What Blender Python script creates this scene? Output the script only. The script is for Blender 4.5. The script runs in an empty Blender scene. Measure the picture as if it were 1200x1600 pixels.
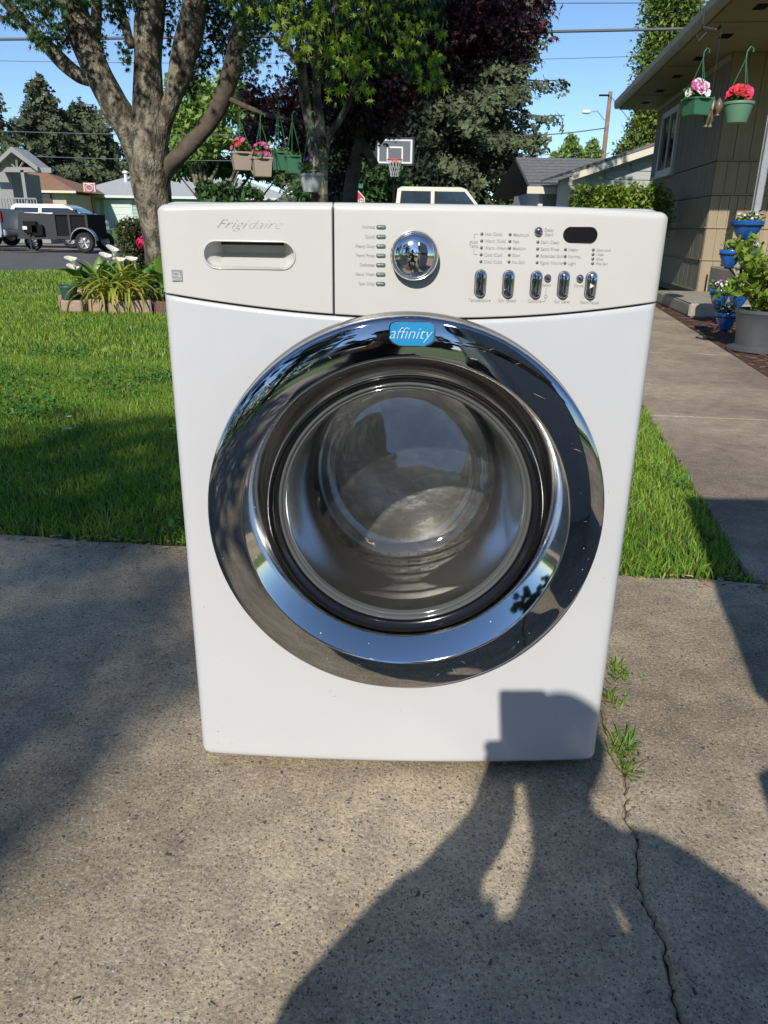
import bpy, math, random
import numpy as np
from mathutils import Vector, Matrix

# ------------------------------------------------------------------ camera, world, sun, exposure
S = bpy.context.scene
rng = np.random.default_rng(7)
random.seed(7)
CAM = (-0.02943314, -1.07498387, 0.883548614)
PITCH, ROLL, YAW, FPX = 0.360476381, 0.0158204879, -0.00225236211, 1178.64261
C0 = np.array(CAM)
FW = np.array([math.sin(YAW)*math.cos(PITCH), math.cos(YAW)*math.cos(PITCH), -math.sin(PITCH)])
_r = np.array([math.cos(YAW), -math.sin(YAW), 0.0]); _u = np.cross(_r, FW)
RT = math.cos(ROLL)*_r + math.sin(ROLL)*_u
UP = -math.sin(ROLL)*_r + math.cos(ROLL)*_u
cd = bpy.data.cameras.new('camera'); cam = bpy.data.objects.new('camera', cd); S.collection.objects.link(cam)
M4 = Matrix(((RT[0], UP[0], -FW[0], CAM[0]), (RT[1], UP[1], -FW[1], CAM[1]), (RT[2], UP[2], -FW[2], CAM[2]), (0, 0, 0, 1)))
cam.matrix_world = M4
cd.sensor_fit = 'VERTICAL'; cd.sensor_height = 36; cd.sensor_width = 27; cd.lens = FPX/1600*36
cd.clip_start = 0.01; cd.clip_end = 1500
S.camera = cam

SUN = np.array([-0.257, -1.075, 0.734]); SUN /= np.linalg.norm(SUN)      # towards the sun
w = bpy.data.worlds.new('World'); S.world = w; w.use_nodes = True
nt = w.node_tree; sky = nt.nodes.new('ShaderNodeTexSky'); sky.sky_type = 'NISHITA'; sky.sun_disc = False
sky.sun_elevation = math.asin(SUN[2]); sky.sun_rotation = math.atan2(SUN[0], SUN[1])
sky.air_density = 1.0; sky.dust_density = 0.15; sky.ozone_density = 5.0; sky.altitude = 1200
nt.links.new(sky.outputs[0], nt.nodes['Background'].inputs[0]); nt.nodes['Background'].inputs[1].default_value = 0.14
sd = bpy.data.lights.new('sun', 'SUN'); sd.energy = 4.5; sd.angle = math.radians(0.5); sd.color = (1, 0.945, 0.85)
so = bpy.data.objects.new('sun', sd); S.collection.objects.link(so)
so.rotation_euler = Vector(SUN).to_track_quat('Z', 'Y').to_euler()
S.view_settings.view_transform = 'Standard'; S.view_settings.look = 'None'; S.view_settings.exposure = 0.05; S.view_settings.gamma = 1.0
S.view_settings.use_curve_mapping = False
S.cycles.max_bounces = 8; S.cycles.transparent_max_bounces = 12; S.cycles.caustics_reflective = False; S.cycles.caustics_refractive = False
S.cycles.sample_clamp_indirect = 8

# ------------------------------------------------------------------ helpers
def onY(x, y, Y):
    d = FW + RT*(x-600)/FPX - UP*(y-800)/FPX
    return C0 + d*(Y-C0[1])/d[1]
def onZ(x, y, Z=0.0):
    d = FW + RT*(x-600)/FPX - UP*(y-800)/FPX
    return C0 + d*(Z-C0[2])/d[2]
def pxm(P): return float((np.asarray(P)-C0) @ FW)/FPX      # metres per photo pixel at P
V = lambda *a: np.array(a, float)
WL = {}                                                     # world location of roots
def props(o, label=None, cat=None, group=None, kind=None):
    if label: o['label'] = label
    if cat: o['category'] = cat
    if group: o['group'] = group
    if kind: o['kind'] = kind
    return o
def thing(name, loc, label, cat, group=None):
    o = bpy.data.objects.new(name, None); S.collection.objects.link(o); o.location = tuple(map(float, loc))
    o.empty_display_size = 0.1
    WL[o.name] = np.array(loc, float); return props(o, label, cat, group)
def wl(o): return WL.get(o.name, np.zeros(3)) if o is not None else np.zeros(3)
class M:
    def __init__(s): s.v = []; s.f = []; s.n = 0; s.mi = []; s.cm = 0
    def add(s, v, f):
        v = np.asarray(v, float).reshape(-1, 3); s.v.append(v); k = s.n
        s.f += [tuple(i+k for i in q) for q in f]; s.mi += [s.cm]*len(f); s.n += len(v); return s
    def box(s, c, size, rz=0, R=None, bev=0):
        hx, hy, hz = np.asarray(size, float)/2
        if bev:
            b = min(bev, hx*.9, hy*.9, hz*.9); pts = []
            for z, i in ((-hz, b), (-hz+b, 0), (hz-b, 0), (hz, b)):
                for sx, sy in ((-1, -1), (1, -1), (1, 1), (-1, 1)):
                    j = b if True else 0
                    a = V(sx*(hx-i), sy*(hy-i), z)
                    pts.append(V(sx*(hx-i-(b*.9 if i == 0 else b*.5)), sy*(hy-i), z) if sx*sy > 0 else V(sx*(hx-i), sy*(hy-i-(b*.9 if i == 0 else b*.5)), z))
                    pts.append(V(sx*(hx-i), sy*(hy-i-(b*.9 if i == 0 else b*.5)), z) if sx*sy > 0 else V(sx*(hx-i-(b*.9 if i == 0 else b*.5)), sy*(hy-i), z))
            v = np.array(pts); f = [tuple(range(7, -1, -1)), tuple(range(24, 32))]
            for k in range(3):
                for j in range(8): f.append((k*8+j, k*8+(j+1) % 8, (k+1)*8+(j+1) % 8, (k+1)*8+j))
        else:
            v = np.array([[x, y, z] for z in (-hz, hz) for x, y in ((-hx, -hy), (hx, -hy), (hx, hy), (-hx, hy))])
            f = [(3, 2, 1, 0), (4, 5, 6, 7), (0, 1, 5, 4), (1, 2, 6, 5), (2, 3, 7, 6), (3, 0, 4, 7)]
        if rz: c_, s_ = math.cos(rz), math.sin(rz); v = v @ np.array([[c_, s_, 0], [-s_, c_, 0], [0, 0, 1]])
        if R is not None: v = v @ np.asarray(R).T
        return s.add(v+np.asarray(c, float), f)
    def tube(s, path, rad, n=8, caps=True, noise=0, seed=0):
        P = np.asarray(path, float); K = len(P); rad = np.broadcast_to(np.asarray(rad, float), (K,))
        T = np.gradient(P, axis=0) if K > 2 else np.repeat([P[1]-P[0]], 2, 0)
        T = T/np.maximum(np.linalg.norm(T, axis=1, keepdims=True), 1e-9)
        a = V(0, 0, 1) if abs(T[0][2]) < .9 else V(1, 0, 0); vs = []
        rg = np.random.default_rng(seed)
        ph = rg.uniform(0, 6.28, 4)
        for i in range(K):
            b = np.cross(T[i], a); b /= np.linalg.norm(b); a2 = np.cross(b, T[i]); a = a2
            th = np.arange(n)*2*math.pi/n
            rr = rad[i]*(1+noise*(np.sin(2*th+ph[0]+i*.35)+.6*np.sin(3*th+ph[1]-i*.5)+.5*np.sin(5*th+ph[2]+i*.9))/1.6)
            vs.append(P[i]+rr[:, None]*(np.cos(th)[:, None]*b+np.sin(th)[:, None]*a2))
        f = [(i*n+j, i*n+(j+1) % n, (i+1)*n+(j+1) % n, (i+1)*n+j) for i in range(K-1) for j in range(n)]
        if caps: f += [tuple(range(n-1, -1, -1)), tuple(range((K-1)*n, K*n))]
        return s.add(np.concatenate(vs), f)
    def lathe(s, prof, c, n=32, axis='z', capb=False, capt=False, ax=None):
        # prof: list of (radius, height along axis)
        th = np.arange(n)*2*math.pi/n; vs = []
        for r, h in prof:
            if ax is not None:
                A, B, D = [np.asarray(t_, float) for t_ in ax]; vs.append(r*np.cos(th)[:, None]*A+r*np.sin(th)[:, None]*B+h*D)
            elif axis == 'z': vs.append(np.stack([r*np.cos(th), r*np.sin(th), np.full(n, h)], 1))
            else: vs.append(np.stack([r*np.cos(th), np.full(n, h), r*np.sin(th)], 1))
        K = len(prof); f = [(i*n+j, i*n+(j+1) % n, (i+1)*n+(j+1) % n, (i+1)*n+j) for i in range(K-1) for j in range(n)]
        if axis == 'y': f = [q[::-1] for q in f]
        if capb: f.append(tuple(range(n)) if axis == 'y' else tuple(range(n-1, -1, -1)))
        if capt: f.append(tuple(range(K*n-1, (K-1)*n-1, -1)) if axis == 'y' else tuple(range((K-1)*n, K*n)))
        return s.add(np.concatenate(vs)+np.asarray(c, float), f)
    def prism(s, poly, d, frame):
        # poly 2D points; frame (origin, A, B, D): P = o + a*A + b*B, extruded by d*D
        o, A, B, D = [np.asarray(q, float) for q in frame]; P = np.array(poly, float); n = len(P)
        base = o+P[:, :1]*A+P[:, 1:]*B; v = np.concatenate([base, base+d*D])
        f = [tuple(range(n-1, -1, -1)), tuple(range(n, 2*n))]+[(i, (i+1) % n, n+(i+1) % n, n+i) for i in range(n)]
        return s.add(v, f)
    def quad(s, a, b, c, d): return s.add([a, b, c, d], [(0, 1, 2, 3)])
    def mesh(s, name, mat, org, smooth=False):
        me = bpy.data.meshes.new(name); v = np.concatenate(s.v)-org
        me.from_pydata(v.tolist(), [], s.f)
        for m in (mat if isinstance(mat, (list, tuple)) else [mat]): me.materials.append(m)
        if any(s.mi): me.polygons.foreach_set('material_index', s.mi)
        if smooth:
            me.polygons.foreach_set('use_smooth', [True]*len(me.polygons))
        me.update(); return me
    def build(s, name, mat, parent=None, smooth=False, label=None, cat=None, group=None, kind=None, loc=None, fix=True, angle=None):
        org = wl(parent) if parent is not None else (np.asarray(loc, float) if loc is not None else np.zeros(3))
        me = s.mesh(name, mat, org, smooth)
        if fix:
            import bmesh
            bm = bmesh.new(); bm.from_mesh(me); bmesh.ops.recalc_face_normals(bm, faces=bm.faces)
            if smooth and angle:
                for e in bm.edges:
                    if len(e.link_faces) == 2 and e.calc_face_angle(0) > math.radians(angle): e.smooth = False
            bm.to_mesh(me); bm.free()
        o = bpy.data.objects.new(name, me); S.collection.objects.link(o)
        if parent is not None: o.parent = parent; WL[o.name] = org
        else: o.location = tuple(org); WL[o.name] = org
        return props(o, label, cat, group, kind)
def fastmesh(name, v, polys_n, mat, parent=None, **k):
    """v: (N, m, 3) copies of a template whose faces are polys_n (index tuples)"""
    N, m, _ = v.shape; org = wl(parent)
    me = bpy.data.meshes.new(name); tot = np.array([len(q) for q in polys_n]); flat = np.concatenate([np.array(q) for q in polys_n])
    me.vertices.add(N*m); me.vertices.foreach_set('co', (v-org).astype(np.float32).ravel())
    loops = (flat[None, :]+np.arange(N)[:, None]*m).ravel(); me.loops.add(len(loops)); me.loops.foreach_set('vertex_index', loops.astype(np.int32))
    tt = np.tile(tot, N); st = np.concatenate([[0], np.cumsum(tt)[:-1]])
    me.polygons.add(len(tt)); me.polygons.foreach_set('loop_start', st.astype(np.int32)); me.polygons.foreach_set('loop_total', tt.astype(np.int32))
    me.materials.append(mat); me.update(calc_edges=True)
    o = bpy.data.objects.new(name, me); S.collection.objects.link(o)
    if parent is not None: o.parent = parent
    WL[o.name] = org; return props(o, **k)
def dup(o, loc, rz=0, scale=1, parent=None, **k):
    c = o.copy(); S.collection.objects.link(c)
    if parent is None: c.location = tuple(map(float, loc)); c.rotation_euler = (0, 0, rz); c.scale = (scale,)*3; WL[c.name] = np.array(loc, float)
    else: c.parent = parent; WL[c.name] = WL.get(parent.name, np.zeros(3))
    for ch in [x for x in o.children]: dup(ch, None, parent=c)
    return props(c, **k)

# ------------------------------------------------------------------ materials
def mat(name, col, rough=.6, metal=0, col2=None, ns=5, nd=6, bump=0, bs=None, coat=0, spec=.5, island=0, trans=0, contrast=(.35, .65), alpha=None, emit=None, stretch=None, bdist=.01):
    m = bpy.data.materials.new(name); m.use_nodes = True; t = m.node_tree; N = t.nodes; L = t.links
    b = N['Principled BSDF']; b.inputs['Roughness'].default_value = rough; b.inputs['Metallic'].default_value = metal
    b.inputs['Base Color'].default_value = (*col, 1); b.inputs['Coat Weight'].default_value = coat; b.inputs['Coat Roughness'].default_value = .08
    b.inputs['Specular IOR Level'].default_value = spec
    geo = None
    if col2 is not None or bump:
        geo = N.new('ShaderNodeTexCoord'); src = geo.outputs['Object']
        if stretch:
            mp = N.new('ShaderNodeMapping'); mp.inputs['Scale'].default_value = stretch; L.new(src, mp.inputs[0]); src = mp.outputs[0]
    out = None
    if col2 is not None:
        n = N.new('ShaderNodeTexNoise'); n.inputs['Scale'].default_value = ns; n.inputs['Detail'].default_value = nd; n.inputs['Roughness'].default_value = .62; L.new(src, n.inputs['Vector'])
        r = N.new('ShaderNodeValToRGB'); r.color_ramp.elements[0].position = contrast[0]; r.color_ramp.elements[1].position = contrast[1]
        r.color_ramp.elements[0].color = (*col, 1); r.color_ramp.elements[1].color = (*col2, 1); L.new(n.outputs[0], r.inputs[0]); out = r.outputs[0]; L.new(out, b.inputs['Base Color'])
    if island:
        g = N.new('ShaderNodeNewGeometry'); h = N.new('ShaderNodeHueSaturation')
        mr = N.new('ShaderNodeMapRange'); mr.inputs['To Min'].default_value = 1-island; mr.inputs['To Max'].default_value = 1+island; L.new(g.outputs['Random Per Island'], mr.inputs[0]); L.new(mr.outputs[0], h.inputs['Value'])
        mh = N.new('ShaderNodeMath'); mh.operation = 'MULTIPLY'; mh.inputs[1].default_value = 7.31; L.new(g.outputs['Random Per Island'], mh.inputs[0])
        fr = N.new('ShaderNodeMath'); fr.operation = 'FRACT'; L.new(mh.outputs[0], fr.inputs[0])
        mr2 = N.new('ShaderNodeMapRange'); mr2.inputs['To Min'].default_value = .5-island*.06; mr2.inputs['To Max'].default_value = .5+island*.06; L.new(fr.outputs[0], mr2.inputs[0]); L.new(mr2.outputs[0], h.inputs['Hue'])
        if out is not None: L.new(out, h.inputs['Color'])
        else: h.inputs['Color'].default_value = (*col, 1)
        L.new(h.outputs[0], b.inputs['Base Color']); out = h.outputs[0]
    if bump:
        n2 = N.new('ShaderNodeTexNoise'); n2.inputs['Scale'].default_value = bs or ns*4; n2.inputs['Detail'].default_value = 5; L.new(src, n2.inputs['Vector'])
        bp = N.new('ShaderNodeBump'); bp.inputs['Strength'].default_value = bump; bp.inputs['Distance'].default_value = bdist; L.new(n2.outputs[0], bp.inputs['Height']); L.new(bp.outputs[0], b.inputs['Normal'])
    if trans:
        tr = N.new('ShaderNodeBsdfTranslucent'); mx = N.new('ShaderNodeMixShader'); mx.inputs[0].default_value = trans
        if out is not None: L.new(out, tr.inputs[0])
        else: tr.inputs[0].default_value = (*col, 1)
        L.new(b.outputs[0], mx.inputs[1]); L.new(tr.outputs[0], mx.inputs[2]); L.new(mx.outputs[0], N['Material Output'].inputs[0])
    if emit: b.inputs['Emission Color'].default_value = (*emit, 1); b.inputs['Emission Strength'].default_value = 1
    return m
def glassmat(name, tint=(.75, .78, .78), rough=.02, ior=1.5, haze=0, gc=1.0):
    m = bpy.data.materials.new(name); m.use_nodes = True; t = m.node_tree; N = t.nodes; L = t.links
    N.remove(N['Principled BSDF']); a = N.new('ShaderNodeBsdfTransparent'); a.inputs[0].default_value = (*tint, 1)
    g = N.new('ShaderNodeBsdfGlossy'); g.inputs['Roughness'].default_value = rough; g.inputs['Color'].default_value = (gc, gc, gc, 1); f = N.new('ShaderNodeFresnel'); f.inputs[0].default_value = ior
    if haze:
        dd = N.new('ShaderNodeBsdfDiffuse'); dd.inputs[0].default_value = (.5, .5, .48, 1); tc = N.new('ShaderNodeTexCoord'); n = N.new('ShaderNodeTexNoise'); n.inputs['Scale'].default_value = 14; n.inputs['Detail'].default_value = 9; n.inputs['Roughness'].default_value = .8; L.new(tc.outputs['Object'], n.inputs['Vector'])
        r = N.new('ShaderNodeMapRange'); r.inputs['From Min'].default_value = .42; r.inputs['From Max'].default_value = .75; r.inputs['To Min'].default_value = haze*.4; r.inputs['To Max'].default_value = haze*2.2; L.new(n.outputs[0], r.inputs[0])
        y = N.new('ShaderNodeMixShader'); L.new(r.outputs[0], y.inputs[0]); L.new(a.outputs[0], y.inputs[1]); L.new(dd.outputs[0], y.inputs[2]); a = y
    x = N.new('ShaderNodeMixShader'); L.new(f.outputs[0], x.inputs[0]); L.new(a.outputs[0], x.inputs[1]); L.new(g.outputs[0], x.inputs[2]); L.new(x.outputs[0], N['Material Output'].inputs[0])
    return m

# ------------------------------------------------------------------ foliage
def unit(a): return a/np.maximum(np.linalg.norm(a, axis=-1, keepdims=True), 1e-9)
STAR = []
for k, (ang, ln) in enumerate([(-140, .45), (-80, .75), (-38, .95), (0, 1.1), (38, .95), (80, .75), (140, .45)]):
    a = math.radians(ang); STAR.append((math.sin(a)*ln, math.cos(a)*ln))
    if k < 6: a2 = math.radians((ang+[-80, -38, 0, 38, 80, 140][k])/2); STAR.append((math.sin(a2)*.3, math.cos(a2)*.3))
STAR.append((.0, -.12))
TPL = {
    'leaf': (V([0, -.5, 0], [.28, 0, .06], [0, .55, 0], [-.28, 0, .06]) if False else np.array([[0, -.5, 0], [.28, 0, .08], [0, .55, 0], [-.28, 0, .08]]), [(0, 1, 2), (0, 2, 3)]),
    'oval': (np.array([[0, -.5, 0], [.22, -.22, .05], [.26, .12, .06], [0, .55, -.02], [-.26, .12, .06], [-.22, -.22, .05]]), [(0, 1, 2, 3), (0, 3, 4, 5)]),
    'star': (np.array([[x*.5, y*.5, -.12*(x*x+y*y)] for x, y in STAR]), [tuple(range(len(STAR)))]),
    'spray': (np.array([[-.06, -.5, 0], [.06, -.5, 0], [0, .6, -.08], [.1, -.2, 0], [.42, .32, -.08], [-.1, -.2, 0], [-.42, .32, -.08], [.06, .05, 0], [.26, .52, -.05], [-.06, .05, 0], [-.26, .52, -.05]]), [(0, 1, 2), (0, 3, 4), (1, 6, 5), (0, 7, 8), (1, 10, 9)]),
    'twig': (np.array([[-.03, -.5, 0], [.03, -.5, 0], [.0, .7, -.1], [.35, .0, 0], [.02, -.2, 0], [-.35, .1, 0], [-.02, -.1, 0], [.25, .42, 0], [.01, .2, 0], [-.22, .5, 0], [-.01, .3, 0]]), [(0, 1, 2), (4, 3, 8), (6, 10, 5), (8, 7, 2), (10, 2, 9)]),
}
def foliage(name, P, size, m, parent=None, shape='leaf', dirs=None, spread=1.0, up=.4, rg=None, **k):
    rg = rg or rng; P = np.asarray(P, float); N = len(P); T, F = TPL[shape]
    d = rg.normal(size=(N, 3))*spread
    if dirs is not None: d = d*.5+np.asarray(dirs)
    d = unit(d); nrm = rg.normal(size=(N, 3)); nrm[:, 2] = np.abs(nrm[:, 2])+up
    x = unit(np.cross(d, nrm)); z = np.cross(x, d)
    sz = np.asarray(size)*rg.uniform(.65, 1.25, N)
    v = P[:, None, :]+sz[:, None, None]*(T[None, :, 0:1]*x[:, None, :]+T[None, :, 1:2]*d[:, None, :]+T[None, :, 2:3]*z[:, None, :])
    return fastmesh(name, v, F, m, parent, **k)
def blobs(cl, n, rg=None, shell=.55):
    """points in ellipsoid clumps: cl rows (x,y,z,rx,ry,rz)"""
    rg = rg or rng; cl = np.asarray(cl, float); w_ = np.prod(cl[:, 3:], 1)**(2/3); idx = rg.choice(len(cl), n, p=w_/w_.sum())
    d = unit(rg.normal(size=(n, 3))); r = rg.uniform(shell**3, 1, n)**(1/3)*(1+.18*rg.normal(size=n))
    return cl[idx, :3]+d*r[:, None]*cl[idx, 3:], d
def subclumps(c, R, n, s, rg=None):
    rg = rg or rng; d = unit(rg.normal(size=(n, 3))); r = rg.uniform(.1, 1, n)**(1/2.2)
    p = np.asarray(c)+d*r[:, None]*np.asarray(R); q = np.asarray(s)*rg.uniform(.6, 1.3, n)
    return np.concatenate([p, q[:, None]*V(1, 1, .75)[None, :]], 1)
def pixpath(pts, Y0):
    """pts (px, py, radius_px[, Y]) to world path and radii"""
    P = []; R = []
    for q in pts:
        a = onY(q[0], q[1], q[3] if len(q) > 3 else Y0); P.append(a); R.append(q[2]*pxm(a))
    return smooth(np.array(P), np.array(R))
def smooth(P, R, k=4):
    n = len(P); t = np.arange(n); tt = np.linspace(0, n-1, (n-1)*k+1); out = []
    for x in tt:
        i = min(int(x), n-2); u = x-i; p0, p1, p2, p3 = P[max(i-1, 0)], P[i], P[i+1], P[min(i+2, n-1)]
        out.append(.5*((2*p1)+(-p0+p2)*u+(2*p0-5*p1+4*p2-p3)*u*u+(-p0+3*p1-3*p2+p3)*u**3))
    return np.array(out), np.interp(tt, t, R)
def text(s, c, h, m, parent, name='lettering', align='LEFT', shear=0, ysurf=None, sx=1.0, off=.0006, fat=0, nrm=None, label=None):
    cu = bpy.data.curves.new('t', 'FONT'); cu.body = s; cu.size = h; cu.align_x = align; cu.align_y = 'CENTER'; cu.shear = shear; cu.offset = fat; cu.resolution_u = 3
    to = bpy.data.objects.new('t', cu); S.collection.objects.link(to); dg = bpy.context.evaluated_depsgraph_get()
    me = bpy.data.meshes.new_from_object(to.evaluated_get(dg)); bpy.data.objects.remove(to)
    n = len(me.vertices); v = np.zeros(n*3); me.vertices.foreach_get('co', v); v = v.reshape(-1, 3)
    X = c[0]+v[:, 0]*sx; Z = c[2]+v[:, 1]; Yv = (ysurf(X) if ysurf else np.full(n, c[1]))-off
    W_ = np.stack([X, Yv, Z], 1)-wl(parent); me.vertices.foreach_set('co', W_.ravel()); me.materials.clear(); me.materials.append(m); me.update(); me.name = name
    o = bpy.data.objects.new(name, me); S.collection.objects.link(o); o.parent = parent; WL[o.name] = wl(parent)
    if label: o['label'] = label
    return o
# ------------------------------------------------------------------ ground materials
def concrete(name, c1, c2, pebble=1.0, dark=.5):
    m = bpy.data.materials.new(name); m.use_nodes = True; t = m.node_tree; N = t.nodes; L = t.links; b = N['Principled BSDF']
    b.inputs['Roughness'].default_value = .88; b.inputs['Specular IOR Level'].default_value = .3
    tc = N.new('ShaderNodeTexCoord'); src = tc.outputs['Object']
    def noise(sc, det=5, ro=.6, v=None):
        n = N.new('ShaderNodeTexNoise'); n.inputs['Scale'].default_value = sc; n.inputs['Detail'].default_value = det; n.inputs['Roughness'].default_value = ro; L.new(v or src, n.inputs['Vector']); return n.outputs[0]
    def ramp(i, p0, c0_, p1, c1_):
        r = N.new('ShaderNodeValToRGB'); e = r.color_ramp.elements; e[0].position = p0; e[1].position = p1; e[0].color = (*c0_, 1); e[1].color = (*c1_, 1); L.new(i, r.inputs[0]); return r.outputs[0]
    def mix(f, a, c, mode='MIX'):
        x = N.new('ShaderNodeMix'); x.data_type = 'RGBA'; x.blend_type = mode
        if isinstance(f, float): x.inputs[0].default_value = f
        else: L.new(f, x.inputs[0])
        for s_, q in ((x.inputs[6], a), (x.inputs[7], c)):
            if isinstance(q, tuple): s_.default_value = (*q, 1)
            else: L.new(q, s_)
        return x.outputs[2]
    base = ramp(noise(2.3, 6, .65), .33, c1, .68, c2)
    fine = ramp(noise(150, 6, .78), .34, (.50,)*3, .66, (1.34, 1.32, 1.29)); col = mix(1.0, base, fine, 'MULTIPLY')
    mid = ramp(noise(14, 5, .75), .32, (.72, .72, .74), .66, (1.18, 1.16, 1.12)); col = mix(1.0, col, mid, 'MULTIPLY')
    stain = ramp(noise(.9, 4, .6), .38, (.66, .65, .64), .62, (1.10, 1.10, 1.08)); col = mix(1.0, col, stain, 'MULTIPLY'); st2 = ramp(noise(4.5, 7, .7), .60, (1, 1, 1), .74, (.66, .60, .55)); col = mix(1.0, col, st2, 'MULTIPLY')
    # embedded stones: two sizes, only some cells
    hs = []
    wob = N.new('ShaderNodeTexNoise'); wob.inputs['Scale'].default_value = 30; L.new(src, wob.inputs['Vector'])
    vm = N.new('ShaderNodeVectorMath'); vm.operation = 'MULTIPLY_ADD'; vm.inputs[1].default_value = (.012, .012, .012); L.new(wob.outputs[1], vm.inputs[0]); L.new(src, vm.inputs[2])
    for sc, thr, rad, cA, cB, seed in ((92, .93, .30, (.06, .058, .06), (.14, .12, .10), 0), (175, .86, .36, (.06, .052, .048), (.15, .125, .10), 3), (60, .95, .24, (.36, .32, .26), (.52, .46, .38), 7), (190, .72, .36, (.42, .38, .31), (.58, .53, .45), 9), (230, .66, .38, (.08, .07, .06), (.16, .14, .11), 13)):
        mp = N.new('ShaderNodeMapping'); mp.inputs['Location'].default_value = (seed, seed*1.3, 0); mp.inputs['Scale'].default_value = (1, 1, 0); L.new(vm.outputs[0], mp.inputs[0])
        v = N.new('ShaderNodeTexVoronoi'); v.inputs['Scale'].default_value = sc; L.new(mp.outputs[0], v.inputs['Vector'])
        sp = N.new('ShaderNodeSeparateColor'); L.new(v.outputs['Color'], sp.inputs[0])
        g = N.new('ShaderNodeMath'); g.operation = 'GREATER_THAN'; g.inputs[1].default_value = thr; L.new(sp.outputs[0], g.inputs[0])
        r = N.new('ShaderNodeMapRange'); r.inputs['From Min'].default_value = rad; r.inputs['From Max'].default_value = rad*.75; L.new(v.outputs['Distance'], r.inputs[0])
        mu = N.new('ShaderNodeMath'); mu.operation = 'MULTIPLY'; L.new(g.outputs[0], mu.inputs[0]); L.new(r.outputs[0], mu.inputs[1])
        m2 = N.new('ShaderNodeMath'); m2.operation = 'MULTIPLY'; m2.inputs[1].default_value = pebble*.85; L.new(mu.outputs[0], m2.inputs[0])
        col = mix(m2.outputs[0], col, ramp(sp.outputs[1], .2, cA, .8, cB)); hs.append(mu.outputs[0])
    L.new(col, b.inputs['Base Color'])
    h = N.new('ShaderNodeMath'); h.operation = 'MULTIPLY_ADD'; h.inputs[1].default_value = .5; L.new(hs[0], h.inputs[0]); L.new(noise(130, 5, .7), h.inputs[2])
    bp = N.new('ShaderNodeBump'); bp.inputs['Strength'].default_value = .8; bp.inputs['Distance'].default_value = .004; L.new(h.outputs[0], bp.inputs['Height']); L.new(bp.outputs[0], b.inputs['Normal'])
    return m
MC = concrete('aggregate_concrete', (.40, .33, .232), (.56, .475, .35))
MCw = concrete('walk_concrete', (.37, .30, .225), (.46, .38, .285), .6)
Mgrassbase = mat('turf_soil', (.03, .05, .012), .95, col2=(.06, .085, .02), ns=9, bump=.6, bs=60)
Mfar = mat('far_turf', (.075, .15, .022), .95, col2=(.11, .20, .03), ns=3, bump=.5, bs=30)
Masph = mat('asphalt', (.095, .088, .084), .9, col2=(.135, .126, .12), ns=1.4, bump=.4, bs=250, bdist=.004)
Mgravel = mat('gravel_drive', (.19, .155, .125), .95, col2=(.27, .23, .19), ns=6, bump=.8, bs=80)
Mmulch = mat('mulch_soil', (.045, .022, .014), .95, col2=(.13, .065, .04), ns=28, bump=.9, bs=70, bdist=.02)
Mdirt = mat('joint_dirt', (.03, .024, .018), .95, col2=(.07, .055, .04), ns=60, bump=.5)

def sheet(name, poly, z, m, kind='structure', depth=.0, **k):
    q = M()
    if depth: q.prism([(a[0], a[1]) for a in poly], -depth, ((0, 0, z), (1, 0, 0), (0, 1, 0), (0, 0, 1)))
    else: q.add([(a[0], a[1], z) for a in poly], [tuple(range(len(poly)))])
    return q.build(name, m, kind=kind, **k)
EDGE = lambda x: .885-.118*x
WL_ = lambda y: .965+(y-.756)*.178            # left border of the walk
# far ground
q = M(); q.quad((-900, -700, -.1), (900, -700, -.1), (900, 1100, -.1), (-900, 1100, -.1)); q.build('ground', Mfar, kind='structure')
near = [(-40, 2), (-12, 9.3), (-7.41, 13.86), (-6.47, 15.0), (-6.25, 17.5), (-3, 21.0), (30, 21)]
far = [(30, 40), (-8, 40), (-10.6, 31.5), (-11.0, 28.7), (-11.2, 24.2), (-13, 24.0), (-60, 23.5), (-60, 2)]
sheet('road', near[::1]+far, -.03, Masph)
sheet('gravel_drive', [(-13, 23.2), (-9.4, 26), (-9.9, 36), (-60, 36), (-60, 23.2)], -.022, Mgravel)
q = M()                                         # raised lawn beyond the road
xs = np.linspace(-70, 40, 23); ys = np.array([36, 40, 45, 50, 54, 60, 80, 130.])
hz = lambda y: -.02+.6*np.clip((y-36)/18, 0, 1)**1
vv = [(x, y, hz(y)) for y in ys for x in xs]; q.add(vv, [(j*23+i, j*23+i+1, (j+1)*23+i+1, (j+1)*23+i) for j in range(7) for i in range(22)]); q.build('far_lawn', Mfar, kind='structure', smooth=True)
lawn_poly = [(-14, EDGE(-14)), (-8, EDGE(-8))]+[(x, EDGE(x)) for x in (-4, -1, 0, .97)]+[(WL_(y), y) for y in (2.8, 6, 12.5)]+[(3.2, 16), (2, 20.7), (-3, 20.7), (-6.0, 17.5), (-6.2, 15.1), (-7.15, 13.95), (-11.8, 9.5), (-22, 6.3)]
sheet('lawn_soil', lawn_poly, -.012, Mgrassbase)
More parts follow.
